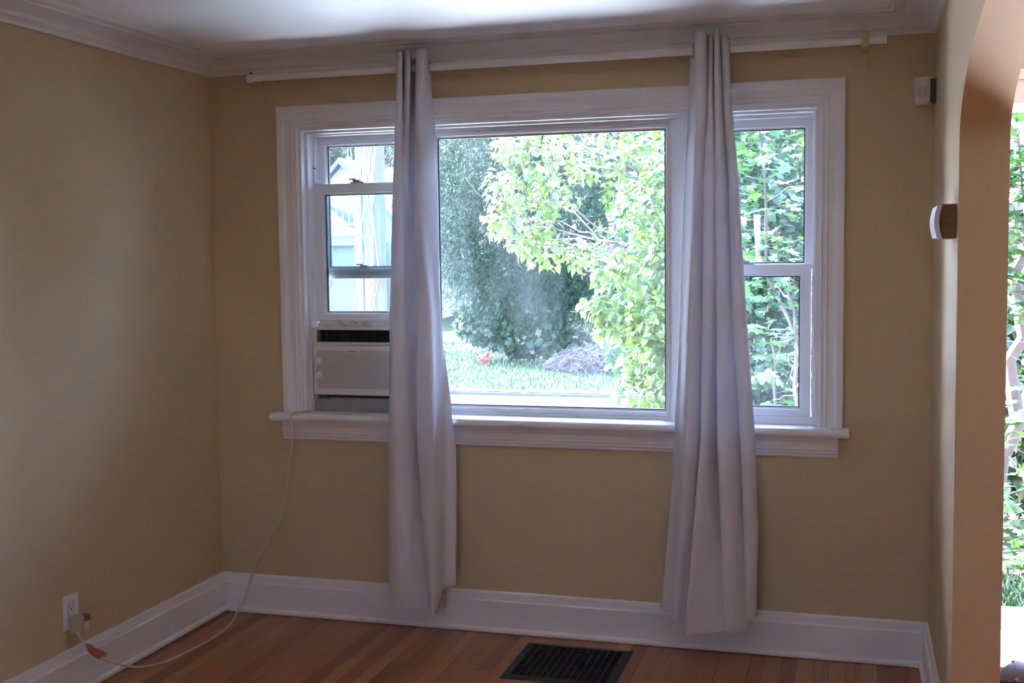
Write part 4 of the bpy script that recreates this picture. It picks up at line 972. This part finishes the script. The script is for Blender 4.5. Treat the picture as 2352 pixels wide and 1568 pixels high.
# ---- utility pole with conduit and vines
PY = 8.0
pc = at(862, 560, 1, PY); pr_ = (at(886, 560, 1, PY).x - at(838, 560, 1, PY).x)/2
pole = thing('utility_pole', 'weathered grey utility pole with a white conduit and dead vines', 'utility pole', (pc.x, PY, GZ))
M_pole = mat('weathered_wood', (0.028, 0.027, 0.030), 0.9, vscale=10, color2=(0.058, 0.056, 0.060), stretch=(1, 1, 0.12), bump=0.5, bscale=30)
put(MB().tube([(pc.x, PY, GZ), (pc.x, PY, 3.0), (pc.x, PY, 7.5)], [pr_, pr_*0.97, pr_*0.85], 24).build('shaft', M_pole, None, smooth=True), pole)
cx_ = at(829, 560, 1, PY).x; cr_ = (at(836, 560, 1, PY).x-at(822, 560, 1, PY).x)/2
put(MB().tube([(cx_, PY-0.02, GZ), (cx_, PY-0.02, 6.5)], cr_*1.05, 14).build('conduit', mat('conduit_white', (0.13, 0.13, 0.13), 0.5), None, smooth=True), pole)
for k in range(16):
    x0_ = pc.x + random.uniform(-0.20, 0.06); P = []
    z = random.uniform(0.6, 1.6); x = x0_
    for q in range(14):
        P.append((x, PY-0.16-random.uniform(0, 0.05), z)); z += random.uniform(0.12, 0.26); x += random.uniform(-0.035, 0.04)
    put(MB().tube(P, random.uniform(0.003, 0.008), 5).build('vine', M_twig if k % 3 else M_bark2, None, smooth=True), pole)

# ---- white clapboard house beyond the street
HY = 28.0
def hp(px, py, y=HY): return at(px, py, 1, y)
hs_r = thing('house', 'white clapboard house with steep gables across the street', 'house', (hp(800, 700).x, HY, GZ))
def siding_mat(name, c, period):
    m = bpy.data.materials.new(name); m.use_nodes = True; nt = m.node_tree; N = nt.nodes.new; L = nt.links.new; b = nt.nodes['Principled BSDF']
    b.inputs['Base Color'].default_value = (*c, 1); b.inputs['Roughness'].default_value = 0.6
    tc = N('ShaderNodeTexCoord'); w = N('ShaderNodeTexWave'); w.wave_profile = 'SAW'; w.bands_direction = 'Z'; w.inputs['Scale'].default_value = 2*PI/(20*period) if False else 0.314/period
    L(tc.outputs['Object'], w.inputs['Vector']); bp = N('ShaderNodeBump'); bp.inputs['Strength'].default_value = 0.9; bp.inputs['Distance'].default_value = 0.03
    L(w.outputs['Fac'], bp.inputs['Height']); L(bp.outputs[0], b.inputs['Normal']); return m
M_side = siding_mat('white_siding', (0.21, 0.22, 0.235), 0.12)
M_roof = mat('grey_shingles', (0.07, 0.07, 0.08), 0.9, var=0.25, vscale=6, bump=0.5, bscale=12)
M_hglass = mat('house_glass', (0.10, 0.13, 0.17), 0.1, spec=0.6)
pk = hp(786, 378); slope = 1.05
gw = 1.9; ez = pk.z - gw*slope
wall = MB(); 
wall.prism([(pk.x-gw, GZ), (pk.x+gw, GZ), (pk.x+gw, ez), (pk.x, pk.z), (pk.x-gw, ez)], 1, HY, HY+7)
put(wall.build('gable_wing', M_side, None), hs_r)
for s in (-1, 1):
    o4 = [Vector((pk.x, HY-0.25, pk.z+0.06)), Vector((pk.x+s*(gw+0.25), HY-0.25, ez-0.25*slope+0.06)), Vector((pk.x+s*(gw+0.25), HY+7.2, ez-0.25*slope+0.06)), Vector((pk.x, HY+7.2, pk.z+0.06))]
    up = Vector((0, 0, 0.14)); put(MB().add(o4+[p+up for p in o4], [(0, 1, 2, 3), (4, 5, 6, 7), (0, 1, 5, 4), (1, 2, 6, 5), (2, 3, 7, 6), (3, 0, 4, 7)]).build('gable_roof', M_roof, None), hs_r)
    rk = [Vector((pk.x, HY-0.27, pk.z+0.02)), Vector((pk.x+s*(gw+0.25), HY-0.27, ez-0.25*slope+0.02)), Vector((pk.x+s*(gw+0.25), HY-0.27, ez-0.25*slope+0.16)), Vector((pk.x, HY-0.27, pk.z+0.16))]
    bk = [p+Vector((0, 0.04, 0)) for p in rk]
    put(MB().add(rk+bk, [(0, 1, 2, 3), (4, 5, 6, 7), (0, 1, 5, 4), (1, 2, 6, 5), (2, 3, 7, 6), (3, 0, 4, 7)]).build('rake_board', mat('rake_blue_grey', (0.05, 0.06, 0.08), 0.6), None), hs_r)
# upper window
def hwin(x0, x1, z0, z1, y, nv, nh):
    w = put(rect_frame(x0-0.09, x1+0.09, z0-0.09, z1+0.12, 0.09, 0.09, 0.09, 0.12, y-0.06, y+0.02).build('window', mat('house_trim', (0.30, 0.30, 0.30), 0.5), None), hs_r)
    nvp = nv+1
    for i in range(nvp):
        a, b_ = x0+(x1-x0)*i/nvp, x0+(x1-x0)*(i+1)/nvp
        MB().box(a+0.02, b_-0.02, y-0.025, y-0.005, z0, z1).build('pane', M_hglass, w)
    for i in range(1, nvp):
        a = x0+(x1-x0)*i/nvp; MB().box(a-0.022, a+0.022, y-0.045, y-0.004, z0, z1).build('muntin', mat('house_trim', (0.30, 0.30, 0.30), 0.5), w)
a_, b_ = hp(760, 512), hp(817, 457)
hwin(a_.x, b_.x, a_.z, b_.z, HY, 3, 0)
# porch wing with a lower lean-to roof in front
e1, e2 = hp(700, 552, 25.6), hp(818, 548, 25.6)
t1 = hp(700, 445, 27.95)
rl = [Vector((e1.x-0.5, 25.6, e1.z)), Vector((e2.x+0.1, 25.6, e1.z)), Vector((hp(752, 480, 27.95).x, 27.95, hp(752, 480, 27.95).z)), Vector((e1.x-0.5, 27.95, hp(752, 480, 27.95).z))]
put(MB().add(rl+[p+Vector((0, 0, 0.12)) for p in rl], [(0, 1, 2, 3), (4, 5, 6, 7), (0, 1, 5, 4), (1, 2, 6, 5), (2, 3, 7, 6), (3, 0, 4, 7)]).build('porch_roof', mat('pale_shingles', (0.09, 0.09, 0.10), 0.9, var=0.1, vscale=5, bump=0.4, bscale=10), None), hs_r)
put(MB().box(e1.x-0.5, e2.x+0.1, 25.57, 25.62, e1.z-0.16, e1.z+0.02).build('fascia', mat('fascia_grey', (0.12, 0.13, 0.15), 0.6), None), hs_r)
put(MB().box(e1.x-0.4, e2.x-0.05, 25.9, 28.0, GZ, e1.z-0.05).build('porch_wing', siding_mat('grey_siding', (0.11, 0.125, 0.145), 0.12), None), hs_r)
a_, b_ = hp(735, 690, 25.9), hp(751, 568, 25.9)
hwin(a_.x, b_.x, a_.z+0.5, b_.z, 25.9, 0, 0)
# second wing to the other side of the pole
g2 = hp(905, 430, 29); 
put(MB().prism([(pk.x+0.9, GZ), (pk.x+2.35, GZ), (pk.x+2.35, g2.z), (pk.x+0.9, 1.9)], 1, 29, 34).build('side_wing', M_side, None), hs_r)
a_, b_ = hp(886, 625, 29), hp(915, 575, 29)
hwin(a_.x, b_.x, a_.z-0.6, b_.z, 29, 1, 0)
